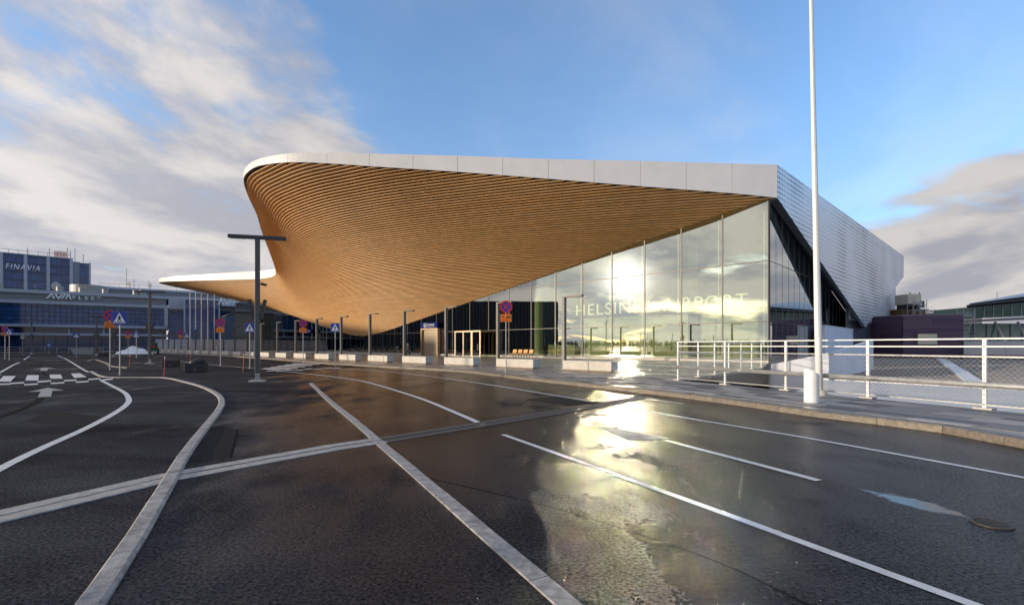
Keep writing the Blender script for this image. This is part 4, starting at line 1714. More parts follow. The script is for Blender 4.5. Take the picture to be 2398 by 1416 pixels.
ns_t, ns_p, cs_ = no_stopping('text'), no_stopping('pictogram'), crossing_sign()
SG = [('n', 258, 866, 0, 1.0, 'red and blue no-stopping sign with orange plate left of the nearest crossing sign'),
      ('c', 281, 878, 0, 1.0, 'blue pedestrian crossing sign nearest on the left'),
      ('n', 516.5, 857, 0, .95, 'no-stopping sign with orange plate left of the near street lamp'),
      ('c', 585, 863, 0, .92, 'blue pedestrian crossing sign just left of the near street lamp'),
      ('n', 710, 850, .12, .93, 'no-stopping sign with orange plate beside the pavement under the canopy'),
      ('c', 785, 856.5, .12, .90, 'blue pedestrian crossing sign before the deepest part of the canopy'),
      ('n', 12, 841, 0, 1.0, 'no-stopping sign with orange plate at the far left edge'),
      ('c', 22, 843, 0, 1.0, 'blue pedestrian crossing sign at the far left edge'),
      ('c', 179, 838, 0, .95, 'blue pedestrian crossing sign with an orange plate behind it on the left'),
      ('n', 300, 835, 0, .97, 'small distant no-stopping sign above the snow heap'),
      ('c', 319.5, 838, 0, .97, 'small distant pedestrian crossing sign above the snow heap'),
      ('n', 423, 834, 0, 1.0, 'distant no-stopping sign among the far light posts'),
      ('c', 437, 835, 0, 1.0, 'distant pedestrian crossing sign among the far light posts')]
first = {'n': True, 'c': True}
for k, x, y, z, sc_, lb in SG:
    src = ns_t if k == 'n' else cs_
    o = src if first[k] else copy_tree(src)
    first[k] = False
    g = G(x, y, z)
    o.location = (g.x, g.y, z)
    o.scale = (sc_, sc_, sc_)
    o.rotation_euler = (0, 0, R(random.uniform(-4, 10)) + math.atan2(-g.x, g.y) * 0.35)
    tag(o, lb, 'traffic sign', 'no-stopping signs' if k == 'n' else 'pedestrian crossing signs')
g = G(1185, 872.5, .12)
ns_p.location = (g.x, g.y, .12)
tag(ns_p, 'no-stopping sign with orange disabled and car plate before the bench', 'traffic sign', 'no-stopping signs')
# blue round sign and sign seen from behind, far left
o = thing('traffic_sign', 'round blue arrow sign low before the far left railing', 'traffic sign', G(115, 829))
MB().tube([(0, 0, 0), (0, 0, 1.9)], 0.03, 8).build('post', GALV, o)
fc = MB().plate(disc(0.32, -0.04, z=1.6), (0, -1, 0), .012).build('sign_face', mat('round_blue', (0.02, 0.12, 0.5), 0.4), o)
MB().plate([(-.2, -.045, 1.57), (.02, -.045, 1.57), (.02, -.045, 1.47), (.2, -.045, 1.6), (.02, -.045, 1.73), (.02, -.045, 1.63), (-.2, -.045, 1.63)], (0, -1, 0), .004).build('white_arrow', SWHITE, fc)
o = thing('traffic_sign', 'grey back of a round sign on the far left carriageway', 'traffic sign', G(53, 832))
MB().tube([(0, 0, 0), (0, 0, 3.0)], 0.03, 8).build('post', GALV, o)
MB().plate(disc(0.33, -0.04, z=2.8), (0, -1, 0), .012).build('sign_back', mat('grey_back', (0.25, 0.26, 0.28), 0.5), o)

# ------------------------------------------------------------------ right side: flagpole, bollard, railings
fp = thing('flagpole', 'tall white tapering flagpole behind the railing', 'flagpole', (8.55, 13.3, 0.12))
MB().lathe([(0.088, 0), (0.088, 2.0), (0.082, 3.2), (0.035, 14.5), (0.0, 14.55)], 20).build('pole', WHITE2, fp, smooth=True)
MB().lathe([(0.20, 0), (0.20, 0.06), (0.16, 0.14), (0.12, 0.15)], 20).build('base', CONC, fp)
MB().tube([(-0.05, -0.115, 1.6), (-0.03, -0.06, 12.5)], 0.006, 5).build('halyard', GALV, fp)
fp.rotation_euler = (0, R(-1.2), 0)
bol = thing('bollard', 'stout white steel bollard with slanted top on the pavement edge', 'bollard', (7.28, 11.62, 0.118))
n = 28
vs, fs_ = [], []
for zf in (0, 1):
    for k in range(n):
        a = 2 * math.pi * k / n
        vs.append((0.165 * math.cos(a), 0.165 * math.sin(a), 0.0 if zf == 0 else 0.74 - 0.085 * math.cos(a) / 1.0))
fs_ = [(k, (k + 1) % n, n + (k + 1) % n, n + k) for k in range(n)] + [tuple(range(n - 1, -1, -1)), tuple(range(n, 2 * n))]
MB().add(vs, fs_).build('tube', WHITE2, bol, smooth=False)
MB().lathe([(0.185, 0), (0.185, 0.012)], 24).build('foot_ring', GALV, bol)


def mesh_mat():
    return mat('mesh_wire', (0.55, 0.55, 0.54), 0.4, 0.6)


def railing(name, label, pts, panel, rails, post_h, group=None, tube=None, mesh=None):
    o = thing(name, label, 'railing', (pts[0].x, pts[0].y, 0.118), group=group)
    for a, b in zip(pts, pts[1:]):
        L_ = (b - a).length
        k = max(1, round(L_ / panel))
        d = (b - a) / L_
        sd = Vector((-d.y, d.x, 0))
        for i in range(k + 1):
            p = a + d * (L_ * i / k)
            MB().bar((p.x, p.y, 0.16), (p.x, p.y, post_h + 0.12), 0.07, 0.05, up=sd).build('post', WHITE2, o, world=True)
            q = [p + d * u + sd * w for u, w in ((-.16, -.11), (.16, -.11), (.16, .11), (-.16, .11))]
            MB().hexa([(*v.xy, 0.118) for v in q] + [(*v.xy, 0.16) for v in q]).build('foot', CONC, o, world=True)
        for z, w, h, m_ in rails:
            MB().bar((a.x, a.y, z + 0.12), (b.x, b.y, z + 0.12), w, h).build('rail', m_, o, world=True)
        if mesh:
            z0, z1 = mesh
            # expanded metal: two families of slanted wires
            W = 0.055
            wm = MB()
            hgt = z1 - z0
            cell, ch = 0.11, 0.055
            off = rn * 0.05
            nrow = int(hgt / ch)
            ncol = int(L_ / cell)
            r_ = 0.003
            for rI in range(nrow):
                za = z0 + rI * ch + 0.12
                for cI in range(ncol):
                    xa = cI * cell
                    p0 = a + d * xa
                    p1 = a + d * (xa + cell / 2)
                    p2 = a + d * (xa + cell)
                    zz0, zz1 = (za, za + ch) if rI % 2 == 0 else (za + ch, za)
                    for u, v, za_, zb_ in ((p0, p1, zz0, zz1), (p1, p2, zz1, zz0)):
                        A_, B_ = Vector((u.x, u.y, za_)) + off, Vector((v.x, v.y, zb_)) + off
                        n3 = (B_ - A_).cross(Vector((rn.x, rn.y, 0))).normalized() * r_
                        n4 = Vector((rn.x, rn.y, 0)) * r_
                        wm.add([A_ - n3, A_ + n4, A_ + n3, B_ - n3, B_ + n4, B_ + n3], [(0, 1, 4, 3), (1, 2, 5, 4), (2, 0, 3, 5)])
            w_ = wm.build('wire_mesh', mesh_mat(), o, world=True)
            w_['kind'] = 'stuff'
    return o


ra, rb = rail_a + rn * -0.02, rail_b + rd * 11.0
fr1 = railing('railing', 'white steel railing with wire mesh infill and galvanised guard pipe along the pavement', [ra, rb], 2.28,
              [(1.53, 0.05, 0.03, WHITE2), (1.36, 0.05, 0.03, WHITE2), (1.14, 0.07, 0.035, GALV), (0.10, 0.05, 0.03, GALV)], 1.53, mesh=(0.11, 1.12))
pa, pb = ra + rn * 0.17 - rd * 0.35, rb + rn * 0.17
pipe = MB().tube([(pa.x, pa.y, 0.66), (pb.x, pb.y, 0.66)], 0.065, 14).build('guard_pipe', GALV, fr1, smooth=True, world=True)
k = 0
while k * 2.28 < (rb - ra).length:
    p = ra + rd * 2.28 * k
    MB().bar((p.x, p.y, 0.66), ((p + rn * .12).x, (p + rn * .12).y, 0.66), 0.05).build('pipe_bracket', GALV, fr1, world=True)
    k += 1
for q in (3.1, 9.2):
    c_ = ra + rn * 0.17 + rd * q
    MB().tube([(c_.x, c_.y, 0.66), ((c_ + rd * .12).x, (c_ + rd * .12).y, 0.66)], 0.071, 14).build('pipe_collar', GALV, fr1, world=True)
r2a, r2b = Vector((6.75, 19.35, 0)), Vector((15.5, 29.75, 0))
railing('railing', 'plain white steel railing returning towards the glass corner', [r2a, r2b], 2.3,
        [(1.53, 0.05, 0.03, WHITE2), (1.36, 0.05, 0.03, WHITE2), (1.05, 0.05, 0.03, WHITE2), (0.55, 0.05, 0.03, WHITE2)], 1.53)

# retaining edge of the deck and the sunken yard
WW = mat('yard_white_wall', (0.60, 0.62, 0.68), 0.6, 0, 0.08, 0.6)
rw = thing('ramp_wall', 'white concrete ramp wall behind the railing, left of the flagpole', 'wall', (16.4, 30.4, -5.2))
a_, b_ = D(1806, 853, 31.0), D(1941, 826, 29.0)
MB().hexa([(a_.x, a_.y, -5.2), (b_.x, b_.y, -5.2), (b_.x + 0.5, b_.y + .3, -5.2), (a_.x + .3, a_.y + 0.5, -5.2), tuple(a_), tuple(b_), (b_.x + 0.5, b_.y + .3, b_.z), (a_.x + .3, a_.y + .5, a_.z)]).build('wall_body', WW, rw, world=True)
c_ = Vector((b_.x + 9.5, b_.y + 9.0, 0.9))
MB().hexa([(b_.x + .01, b_.y + .002, -5.2), (c_.x, c_.y, -5.2), (c_.x - .3, c_.y + .3, -5.2), (b_.x + .3, b_.y + .35, -5.2), (b_.x + .01, b_.y + .002, b_.z - .02), (c_.x, c_.y, 1.9), (c_.x - .3, c_.y + .3, 1.9), (b_.x + .3, b_.y + .35, b_.z - .02)]).build('return_wall', WW, rw, world=True)

# snowy lower roof with dark seams
lr = thing('lower_roof', 'snow dusted low roof with dark seams below the railing', 'roof', (24, 30, -0.9))
SNOWR = mat('snowy_sheet', (0.62, 0.63, 0.65), 0.55, 0, 0.28, 1.2, 0, 0, 0.5, 0.0, (0.25, 2.0, 1.0))
SEAM = mat('roof_seam', (0.10, 0.09, 0.085), 0.5, 0, 0.4, 4)
U1 = D(1945, 895, 21.0); U2 = D(2398, 935, 16.0)
c0 = Vector((19.3, 29.6, -0.55)); c1 = Vector((26.5, 19.0, -0.55)); c2 = Vector((68, 52, -0.15)); c3 = Vector((41, 63, -0.15))
n = 30
MB().add([c0, c1, c2, c3, c0 - Vector((0, 0, .3)), c1 - Vector((0, 0, .3)), c2 - Vector((0, 0, .3)), c3 - Vector((0, 0, .3))],
         [(0, 1, 2, 3), (7, 6, 5, 4), (0, 4, 5, 1), (1, 5, 6, 2), (2, 6, 7, 3), (3, 7, 4, 0)]).build('sheet', SNOWR, lr, world=True)
for i in range(1, n):
    f = (i / n) ** 1.6
    a, b = c0.lerp(c3, f), c1.lerp(c2, f)
    MB().bar(a + Vector((0, 0, .02)), b + Vector((0, 0, .02)), 0.05 + 0.22 * f, 0.05).build('seam', SEAM, lr, world=True)
a, b = c0.lerp(c1, 0.55), c3.lerp(c2, 0.42)
MB().bar(a + Vector((0, 0, .07)), b + Vector((0, 0, .07)), 0.75, 0.08).build('gutter_band', WHITE2, lr, world=True)
pr = thing('parapet', 'pale sunlit parapet slab just beyond the mesh railing', 'wall', (14, 18, -5.2))
e0, e1 = Vector((11.9, 20.6, 0)), Vector((17.5, 8.0, 0))
f0, f1 = Vector((19.25, 29.4, 0)), Vector((28.5, 15.5, 0))
MB().hexa([(*v.xy, -5.2) for v in (e0, e1, f1, f0)] + [(*v.xy, -0.60) for v in (e0, e1, f1, f0)]).build('slab', mat('sunlit_render', (0.66, 0.64, 0.60), 0.8, 0, .06, 1), pr, world=True)

# purple clad building
PUR = [mat('purple_%d' % i, c, 0.42, 0.1, .1, 2) for i, c in enumerate(((0.085, 0.050, 0.095), (0.100, 0.060, 0.100), (0.070, 0.040, 0.090)))]
pu = thing('purple_building', 'low building clad in dark purple boards behind the railing', 'building', (52, 62, -5.2))
A1, A2, A3 = D(1900, 740, 74), D(2114, 741, 62.0), D(2256, 741, 60.0)
MB().prism([A1.xy, A2.xy, A3.xy, (A3.x + 6, A3.y + 22), (A1.x + 8, A1.y + 20)], -5.2, A2.z - 0.05).build('core', BLACK, pu, world=True)
for (p, q, nm) in ((A1, A2, 'board'), (A2, A3, 'board')):
    d = (q - p); d.z = 0; L_ = d.length; d /= L_
    nn = Vector((d.y, -d.x, 0))
    z = -4.9
    while z < A2.z - 0.1:
        segs = max(2, int(L_ / 5))
        for i in range(segs):
            u0, u1 = L_ * i / segs + 0.01, L_ * (i + 1) / segs - 0.01
            pts = [p + d * u0 + nn * .08, p + d * u1 + nn * .08]
            MB().plate([(pts[0].x, pts[0].y, z), (pts[1].x, pts[1].y, z), (pts[1].x, pts[1].y, z + .40), (pts[0].x, pts[0].y, z + .40)], nn, .06).build(nm, random.choice(PUR), pu, world=True)
        z += 0.43
d = (A3 - A2); d.z = 0; d.normalize(); nn = Vector((d.y, -d.x, 0))
w0, w1 = D(2140, 780, 61.6), D(2195, 808, 60.9)
wf = MB().plate([(w0.x + nn.x * .16, w0.y + nn.y * .16, w1.z), (w1.x + nn.x * .16, w1.y + nn.y * .16, w1.z), (w1.x + nn.x * .16, w1.y + nn.y * .16, w0.z), (w0.x + nn.x * .16, w0.y + nn.y * .16, w0.z)], nn, .12).build('window', DARK, pu, world=True)
MB().plate([(w0.x + nn.x * .18 + d.x * .1, w0.y + nn.y * .18, w1.z + .1), (w1.x + nn.x * .18 - d.x * .1, w1.y + nn.y * .18, w1.z + .1), (w1.x + nn.x * .18 - d.x * .1, w1.y + nn.y * .18, w0.z - .1), (w0.x + nn.x * .18 + d.x * .1, w0.y + nn.y * .18, w0.z - .1)], nn, .01).build('pane', mat('mirror_pane', (0.35, 0.36, 0.34), 0.03, 0.9), wf, world=True)
MB().prism([(A1.x + 1, A1.y - 1), (A2.x + .3, A2.y + .5), (A3.x + 2, A3.y + 1.0), (A3.x + 8, A3.y + 20), (A1.x + 9, A1.y + 19)], A2.z - 0.04, A2.z + 0.25).build('roof', mat('grey_roof', (0.28, 0.28, 0.29), 0.7), pu, world=True)

# roof plant of the building: tank block with scaffold and the letters behind
tk = thing('roof_tank', 'weathered beige concrete tank block on the purple building roof', 'tank', D(2142, 741, 72))
T0, T1 = D(2126, 712, 72), D(2158, 688, 72)
for x_ in (T0.x + .15, T1.x - .15):
    MB().box(x_ - .1, x_ + .1, 72.3, 74.2, D(0, 723, 72).z + .002, T0.z - .002).build('tank_leg', DARK, tk, world=True)
MB().box(T0.x, T1.x, 72, 74.5, T0.z, T1.z, .05).build('tank', mat('weathered_beige', (0.60, 0.54, 0.44), .8, 0, .25, 1.0), tk, world=True)
for x in (2131, 2153):
    p = D(x, 688, 72.5)
    MB().tube([p, p + Vector((0, 0, .22))], .08, 8).build('vent', DARK, tk, world=True)
MB().box(D(2115, 720, 72).x, D(2170, 720, 72).x, 72.2, 75, D(0, 741, 72).z - .2, D(0, 723, 72).z).build('tank_base', mat('brown_ply', (0.12, 0.07, 0.03), .7, 0, .3, 1), tk, world=True)
sg = thing('roof_sign', 'dark roof sign with white letters half hidden by the tank', 'sign', D(2130, 741, 75.5))
S0, S1 = D(2113, 720, 75.5), D(2165, 704, 75.5)
MB().box(S0.x, S1.x, 75.5, 75.7, S0.z, S1.z).build('panel', mat('sign_grey', (0.05, 0.052, 0.06), .6), sg, world=True)
text_mesh('lettering', 'P', 0.75, SWHITE, sg, (S0.x + .28, 75.49, S0.z + .12), (1, 0, 0), (0, 0, 1), -0.02, bold=.02)
text_mesh('lettering', 'O', 0.75, SWHITE, sg, (S0.x + 1.0, 75.49, S0.z + .12), (1, 0, 0), (0, 0, 1), -0.02, bold=.02)
text_mesh('lettering', 'N', 0.75, SWHITE, sg, (S0.x + 2.4, 75.49, S0.z + .12), (1, 0, 0), (0, 0, 1), -0.02, bold=.02)


def scaffold(label, x0, x1, ytop, ybot, Y, bays, lifts, base_z=None):
    o = thing('scaffold', label, 'scaffold', D((x0 + x1) / 2, ybot, Y))
    a, b = D(x0, ybot, Y), D(x1, ytop, Y)
    for i in range(bays + 1):
        x = a.x + (b.x - a.x) * i / bays
        for yy in (Y, Y + 1.0):
            MB().tube([(x, yy, a.z), (x, yy, b.z + random.uniform(0, .5))], .035, 6).build('standard', GALV, o, world=True)
    for k in range(1, lifts + 1):
        z = a.z + (b.z - a.z) * k / lifts - 0.2
        for yy in (Y - .03, Y + 1.03):
            MB().tube([(a.x - .15, yy, z), (b.x + .15, yy, z)], .03, 6).build('ledger', GALV, o, world=True)
        MB().box(a.x, b.x, Y + .05, Y + .95, z - .5, z - .44).build('deck', mat('scaffold_deck', (0.25, 0.16, .09), .7, 0, .3, 2) if k % 2 else GALV, o, world=True)
    for i in range(bays):
        x = a.x + (b.x - a.x) * i / bays
        MB().tube([(x, Y - .06, a.z + .2), (x + (b.x - a.x) / bays, Y - .06, b.z - .3)], .028, 6).build('brace', GALV, o, world=True)
    return o


scaffold('grey tube scaffold round the beige tank on the roof', 2138, 2170, 704, 741, 70.5, 2, 2)
scaffold('narrow scaffold tower between purple building and far terminal', 2257, 2282, 729, 800, 66, 1, 4)

# far right terminal with sweeping roof
ft = thing('far_terminal', 'older terminal wing with dark sweeping roof and green glass band', 'building', (95, 80, -5.2))
Yf = 82.0
DGRN = mat('green_band_glass', (0.008, 0.075, 0.06), .08, 0, .5, .35, 0, 0, .7)
r0, r1 = D(2250, 718, Yf), D(2520, 690, Yf)
MB().hexa([(r0.x, Yf - 1, r0.z), (r1.x, Yf - 4, r1.z), (r1.x + 25, Yf + 25, r1.z), (r0.x + 26, Yf + 25, r0.z), (r0.x, Yf - 1, r0.z + .2), (r1.x, Yf - 4, r1.z + .3), (r1.x + 25, Yf + 25, r1.z + 3.5), (r0.x + 26, Yf + 25, r0.z + 1.6)]).build('roof', mat('dark_roof', (0.05, 0.05, 0.055), .45, .2), ft, world=True)
MB().hexa([(r0.x + 1.5, Yf + .2, r0.z + .5), (r1.x, Yf - 2, r1.z + .8), (r1.x + 24, Yf + 24, r1.z + 4.0), (r0.x + 27, Yf + 24, r0.z + 1.9), (r0.x + 1.5, Yf + .2, r0.z + .55), (r1.x, Yf - 2, r1.z + 1.0), (r1.x + 24, Yf + 24, r1.z + 4.3), (r0.x + 27, Yf + 24, r0.z + 2.1)]).build('roof_crown', mat('silver_roof', (0.35, 0.36, 0.38), .4, .5), ft, world=True)
bnd0, bnd1 = D(2282, 745, Yf), D(2520, 722, Yf)
gb = MB().hexa([(bnd0.x, Yf, bnd0.z), (bnd1.x, Yf - 1.5, bnd0.z + .8), (bnd1.x, Yf + 8, bnd0.z + .8), (bnd0.x, Yf + 8, bnd0.z), (bnd0.x, Yf, r0.z - .02), (bnd1.x, Yf - 1.5, r1.z - .4), (bnd1.x, Yf + 8, r1.z - .4), (bnd0.x, Yf + 8, r0.z - .02)]).build('green_glazing', DGRN, ft, world=True)
for i in range(13):
    x = bnd0.x + (bnd1.x - bnd0.x) * i / 12
    yy = Yf - 1.5 * i / 12 - .06
    MB().bar((x, yy, bnd0.z + .8 * i / 12), (x, yy, r0.z + (r1.z - .4 - r0.z) * i / 12 - .05), .09).build('mullion', mat('pale_mullion', (.45, .46, .46), .5), ft, world=True)
MB().hexa([(bnd0.x - 1, Yf - 3, bnd0.z - .6), (bnd1.x, Yf - 6, bnd0.z + .2), (bnd1.x, Yf + 8, bnd0.z + .2), (bnd0.x - 1, Yf + 8, bnd0.z - .6), (bnd0.x - 1, Yf - 3, bnd0.z - .3), (bnd1.x, Yf - 6, bnd0.z + .6), (bnd1.x, Yf + 8, bnd0.z + .6), (bnd0.x - 1, Yf + 8, bnd0.z - .3)]).build('canopy', mat('grey_canopy', (.16, .165, .17), .5), ft, world=True)
lg = MB().box(bnd0.x - 3, bnd1.x, Yf + 6, Yf + 14, -5.2, bnd0.z - .61).build('lower_glazing', mat('pale_glass_wall', (0.18, 0.25, 0.24), .06, .2, .5, .3), ft, world=True)
for i in range(10):
    x = bnd0.x - 3 + i * 2.2
    MB().bar((x, Yf + 5.9, -2), (x, Yf + 5.9, bnd0.z - .65), .1).build('mullion', MATS['pale_mullion'], ft, world=True)
for i in range(3):
    x = bnd0.x + 7 + i * 4
    MB().tube([(x, Yf - 2, -5), (x - 1.5, Yf + 2, bnd0.z - .5)], .18, 8).build('strut', WHITE2, ft, world=True)
p = D(2335, 708, Yf + 4)
MB().tube([p, p + Vector((0, 0, 2.0))], .04, 6).build('antenna', GALV, ft, world=True)
gw = thing('grey_parapet_wall', 'long light grey panelled wall before the far terminal', 'wall', (60, 55, -5.2))
q0, q1 = D(2257, 799, 58), D(2560, 799, 50)
d = q1 - q0; d.z = 0; L_ = d.length; d /= L_; nn = Vector((d.y, -d.x, 0))
MB().hexa([(q0.x, q0.y, -5.2), (q1.x, q1.y, -5.2), (q1.x, q1.y + .4, -5.2), (q0.x, q0.y + .4, -5.2), (q0.x, q0.y, q0.z - .02), (q1.x, q1.y, q0.z - .02), (q1.x, q1.y + .4, q0.z - .02), (q0.x, q0.y + .4, q0.z - .02)]).build('core', MULLG, gw, world=True)
u = 0.0
while u < L_ - 1.8:
    a, b = q0 + d * (u + .01) + nn * .06, q0 + d * (u + 1.78) + nn * .06
    MB().plate([(a.x, a.y, 0.45), (b.x, b.y, 0.45), (b.x, b.y, q0.z), (a.x, a.y, q0.z)], nn, .05).build('panel', mat('light_grey_panel', (.42, .42, .44), .55), gw, world=True)
    u += 1.8
bt = thing('back_terminal', 'long low grey roofed terminal wing on the skyline behind the purple building', 'building', (75, 110, -5.2))
b0, b1 = D(2150, 741, 112), D(2300, 731, 112)
MB().box(b0.x - 10, b1.x, 112, 122, -5.2, b1.z - .3).build('wall', mat('far_grey', (.25, .26, .28), .7), bt, world=True)
MB().box(b0.x - 10.3, b1.x + .3, 111.6, 122.4, b1.z - .298, b1.z + .05).build('roof_edge', mat('far_pale', (.45, .46, .48), .6), bt, world=True)
for i in range(6):
    x = b0.x + i * 2.3
    MB().box(x, x + random.uniform(.6, 1.5), 113, 114.5, b1.z + .052, b1.z + random.uniform(.3, .9)).build('roof_unit', GALV, bt, world=True)

# ------------------------------------------------------------------ left: office buildings
AD = Vector((1.42, 1.0, 0)).normalized()
AN = Vector((AD.y, -AD.x, 0))
A0 = Vector((-144.5, 135.0, 0))
AANG = math.atan2(AD.y, AD.x)


def AP(s, z=0.0, off=0.0):
    p = A0 + AD * s + AN * off
    return Vector((p.x, p.y, z))


def abox(mb, s0, s1, o0, o1, z0, z1):
    return mb.hexa([AP(s, z, o) for z in (z0, z1) for s, o in ((s0, o1), (s1, o1), (s1, o0), (s0, o0))])


BGL = grid_glass_mat('blue_glass', (0.012, 0.058, 0.165), (0.028, 0.10, 0.26), 1.25, 1.25, AANG, 0.10)
BGL2 = grid_glass_mat('navy_glass', (0.008, 0.032, 0.085), (0.014, 0.052, 0.13), 1.25, 1.6, AANG, 0.08)
CONCW = mat('white_cladding', (0.42, 0.44, 0.49), .55, 0, .06, .3)
LOUV = mat('grey_louvre', (0.20, 0.20, 0.215), .6, .2)
av = thing('office_building', 'long blue glass office with white bands and white lettering on its parapet', 'building', (A0.x, A0.y, 0))
SL, SR = -60.0, 38.0
abox(MB(), SL, SR, -20, -2.0, 0.05, 4.5).build('ground_floor_glazing', BGL2, av, world=True)
abox(MB(), SL, SR + .4, -20, -0.6, 4.55, 5.2).build('white_band', CONCW, av, world=True)
abox(MB(), SL, SR, -20, -2.2, 5.2, 7.0).build('strip_glazing', BGL2, av, world=True)
abox(MB(), SL, SR + .4, -20, 0.0, 7.0, 7.75).build('white_band', CONCW, av, world=True)
abox(MB(), SL, SR, -20, -0.3, 7.75, 13.7).build('upper_glazing', BGL, av, world=True)
abox(MB(), SL, SR + .5, -20, 0.5, 13.7, 14.6).build('white_band', CONCW, av, world=True)
abox(MB(), SL, SR, -20, -0.2, 14.6, 16.7).build('louvre_band', LOUV, av, world=True)
for q in range(5):
    abox(MB(), SL, SR, -0.19, -0.12, 14.75 + q * .4, 14.95 + q * .4).build('louvre_blade', mat('louvre_blade', (.30, .30, .32), .5, .3), av, world=True)
abox(MB(), SL, SR + .5, -20, 0.5, 16.7, 17.7).build('parapet', CONCW, av, world=True)
for s in np.arange(-50, SR, 8.0):
    abox(MB(), s, s + .5, -2.2, -1.2, 5.2, 7.0).build('column', CONCW, av, world=True)
abox(MB(), SR - .5, SR + .5, -20, 0.45, 7.76, 13.69).build('end_pier', CONCW, av, world=True)
mg = MB()
for s in np.arange(SL, SR, 1.25):
    abox(mg, s - .04, s + .04, -0.3, -0.2, 7.76, 13.69)
for z in np.arange(9.0, 13.6, 1.25):
    abox(mg, SL, SR - .6, -0.3, -0.22, z - .04, z + .04)
m_ = mg.build('mullion_grid', mat('dark_mullion', (.012, .016, .028), .4), av, world=True)
m_['kind'] = 'stuff'
for s in np.arange(-20, SR, 2.6):
    abox(MB(), s - .05, s + .05, -2.0, -1.9, .1, 4.5).build('mullion', MATS['dark_mullion'], av, world=True)
# recessed upper storeys and plant
abox(MB(), 20, 75, -34, -12, 17.0, 20.2).build('penthouse', LOUV, av, world=True)
abox(MB(), 19.5, 76, -34.5, -11.5, 20.2, 20.9).build('penthouse_band', CONCW, av, world=True)
abox(MB(), 19.6, 76, -34.5, -11.4, 18.2, 18.7).build('penthouse_band', CONCW, av, world=True)
abox(MB(), 10, 24, -16, -6, 17.1, 18.0).build('plant_screen', CONCW, av, world=True)
c = AP(17.5, 17.2, -12)
MB().lathe([(4.6, 0), (4.6, 3.6), (4.4, 3.65)], 32, (c.x, c.y, c.z)).build('plant_drum', mat('beige_metal', (.30, .29, .26), .5, .2), av, smooth=False, world=True)
for s, r, h in ((-1, 1.1, 1.9), (12, .8, 1.6), (17, .8, 1.6), (22.5, .8, 1.6), (30, .8, 1.6), (31.8, .9, 1.9)):
    c = AP(s, 17.7, -2.5)
    MB().lathe([(r, 0), (r, h * .8), (r * 1.05, h * .82), (r * .95, h)], 16, (c.x, c.y, c.z)).build('roof_vent', MATS['beige_metal'], av, world=True)
for s, h in ((5, 3.2), (14, 1.8), (27, 6.5), (29, 3.4), (33, 3.0), (45, 3.6), (55, 3.5)):
    c = AP(s, 18.0 if s < 20 else 20.9, -13)
    mb = MB().tube([c, c + Vector((0, 0, h))], .06, 5)
    mb.bar(c + Vector((-.6, 0, h * .7)), c + Vector((.6, 0, h * .7)), .05)
    mb.build('antenna', DARK, av, world=True)
for s in (28.0, 33.5):
    c = AP(s, 21.6, -12)
    mb = MB().lathe([(.05, 0), (.55, .12), (.75, .32), (.78, .33)], 14, (0, 0, 0))
    mb.v = [(c.x + v[0], c.y - v[2], c.z + v[1] + .6) for v in mb.v]
    mb.build('satellite_dish', GALV, av, world=True)
    MB().tube([c - Vector((0, 0, .8)), c + Vector((0, 0, .6))], .1, 6).build('dish_mast', DARK, av, world=True)
c = AP(11.5, 19.6, -5)
mb = MB().lathe([(.08, 0), (.9, .25), (1.35, .75)], 14, (0, 0, 0))
mb.v = [(c.x + v[0] * .6 - v[2], c.y - v[2] * .4 + v[0] * .5, c.z + v[1]) for v in mb.v]
mb.build('satellite_dish', GALV, av, world=True)
MB().tube([AP(11.5, 17.7, -5), c], .12, 6).build('dish_mast', DARK, av, world=True)
for i in range(20):
    p_ = AP(20 + i * 2.6, 20.9, -11.8)
    MB().tube([p_, p_ + Vector((0, 0, 1.1))], .05, 5).build('roof_rail_post', GALV, av, world=True)
MB().tube([AP(20, 22.0, -11.8), AP(72, 22.0, -11.8)], .05, 5).build('roof_rail', GALV, av, world=True)


def avia_letters(s0, z, off, w, h):
    text_mesh('lettering', 'FLEET', h * .72, SWHITE, av, AP(s0 + w * .47, z, off), AD, (0, 0, 1), -.12, fit=w * .53, spacing=1.5, bold=.02)
    # slanted emblem letters A V I A
    def pl(pts):
        MB().plate([AP(s0 + x * w * .45, z + y * h, off) for x, y in pts], AN, .12).build('emblem_letter', SWHITE, av, world=True)
    pl([(0, 0), (.10, 0), (.25, .72), (.30, .45), (.22, .3), (.30, .0), (.38, 0), (.28, 1), (.20, 1)])
    pl([(.33, 1), (.43, 1), (.50, .35), (.60, 1), (.68, 1), (.54, 0), (.46, 0)])
    pl([(.58, 0), (.66, 0), (.80, 1), (.72, 1)])
    pl([(.74, 0), (.80, 0), (.86, .45), (.90, .6), (.93, 0), (1.02, 0), (.94, 1), (.84, 1)])


avia_letters(9.4, 15.35, .75, 12.5, 1.45)
avia_letters(52.0, 15.35, 4.5, 12.5, 1.9)
# right hand block of the office with glass stair tower
ob = thing('office_block', 'blue glass office block with tall glass stair tower behind the flagpoles', 'building', AP(50, 0, 0))
abox(MB(), 38.6, 70, -20, -1.0, .05, 13.6).build('glazing', BGL, ob, world=True)
abox(MB(), 38.6, 70, -20, .2, 13.6, 17.6).build('parapet', CONCW, ob, world=True)
abox(MB(), 43, 52.5, -10, 4.0, .05, 16.6).build('stair_tower', BGL, ob, world=True)
abox(MB(), 42.7, 52.8, -10, 4.3, 16.6, 17.0).build('tower_cap', CONCW, ob, world=True)
for s in (42.7, 52.4):
    abox(MB(), s, s + .4, -2, 4.3, .05, 16.6).build('tower_pier', CONCW, ob, world=True)
abox(MB(), 53.2, 70, -8, 2.5, 6.5, 7.6).build('white_band', CONCW, ob, world=True)
abox(MB(), 53.2, 70, -8, 1.4, 4.4, 6.5).build('dark_recess', BLACK, ob, world=True)
abox(MB(), 53.2, 70, -8, 2.0, .05, 4.4).build('white_base', CONCW, ob, world=True)
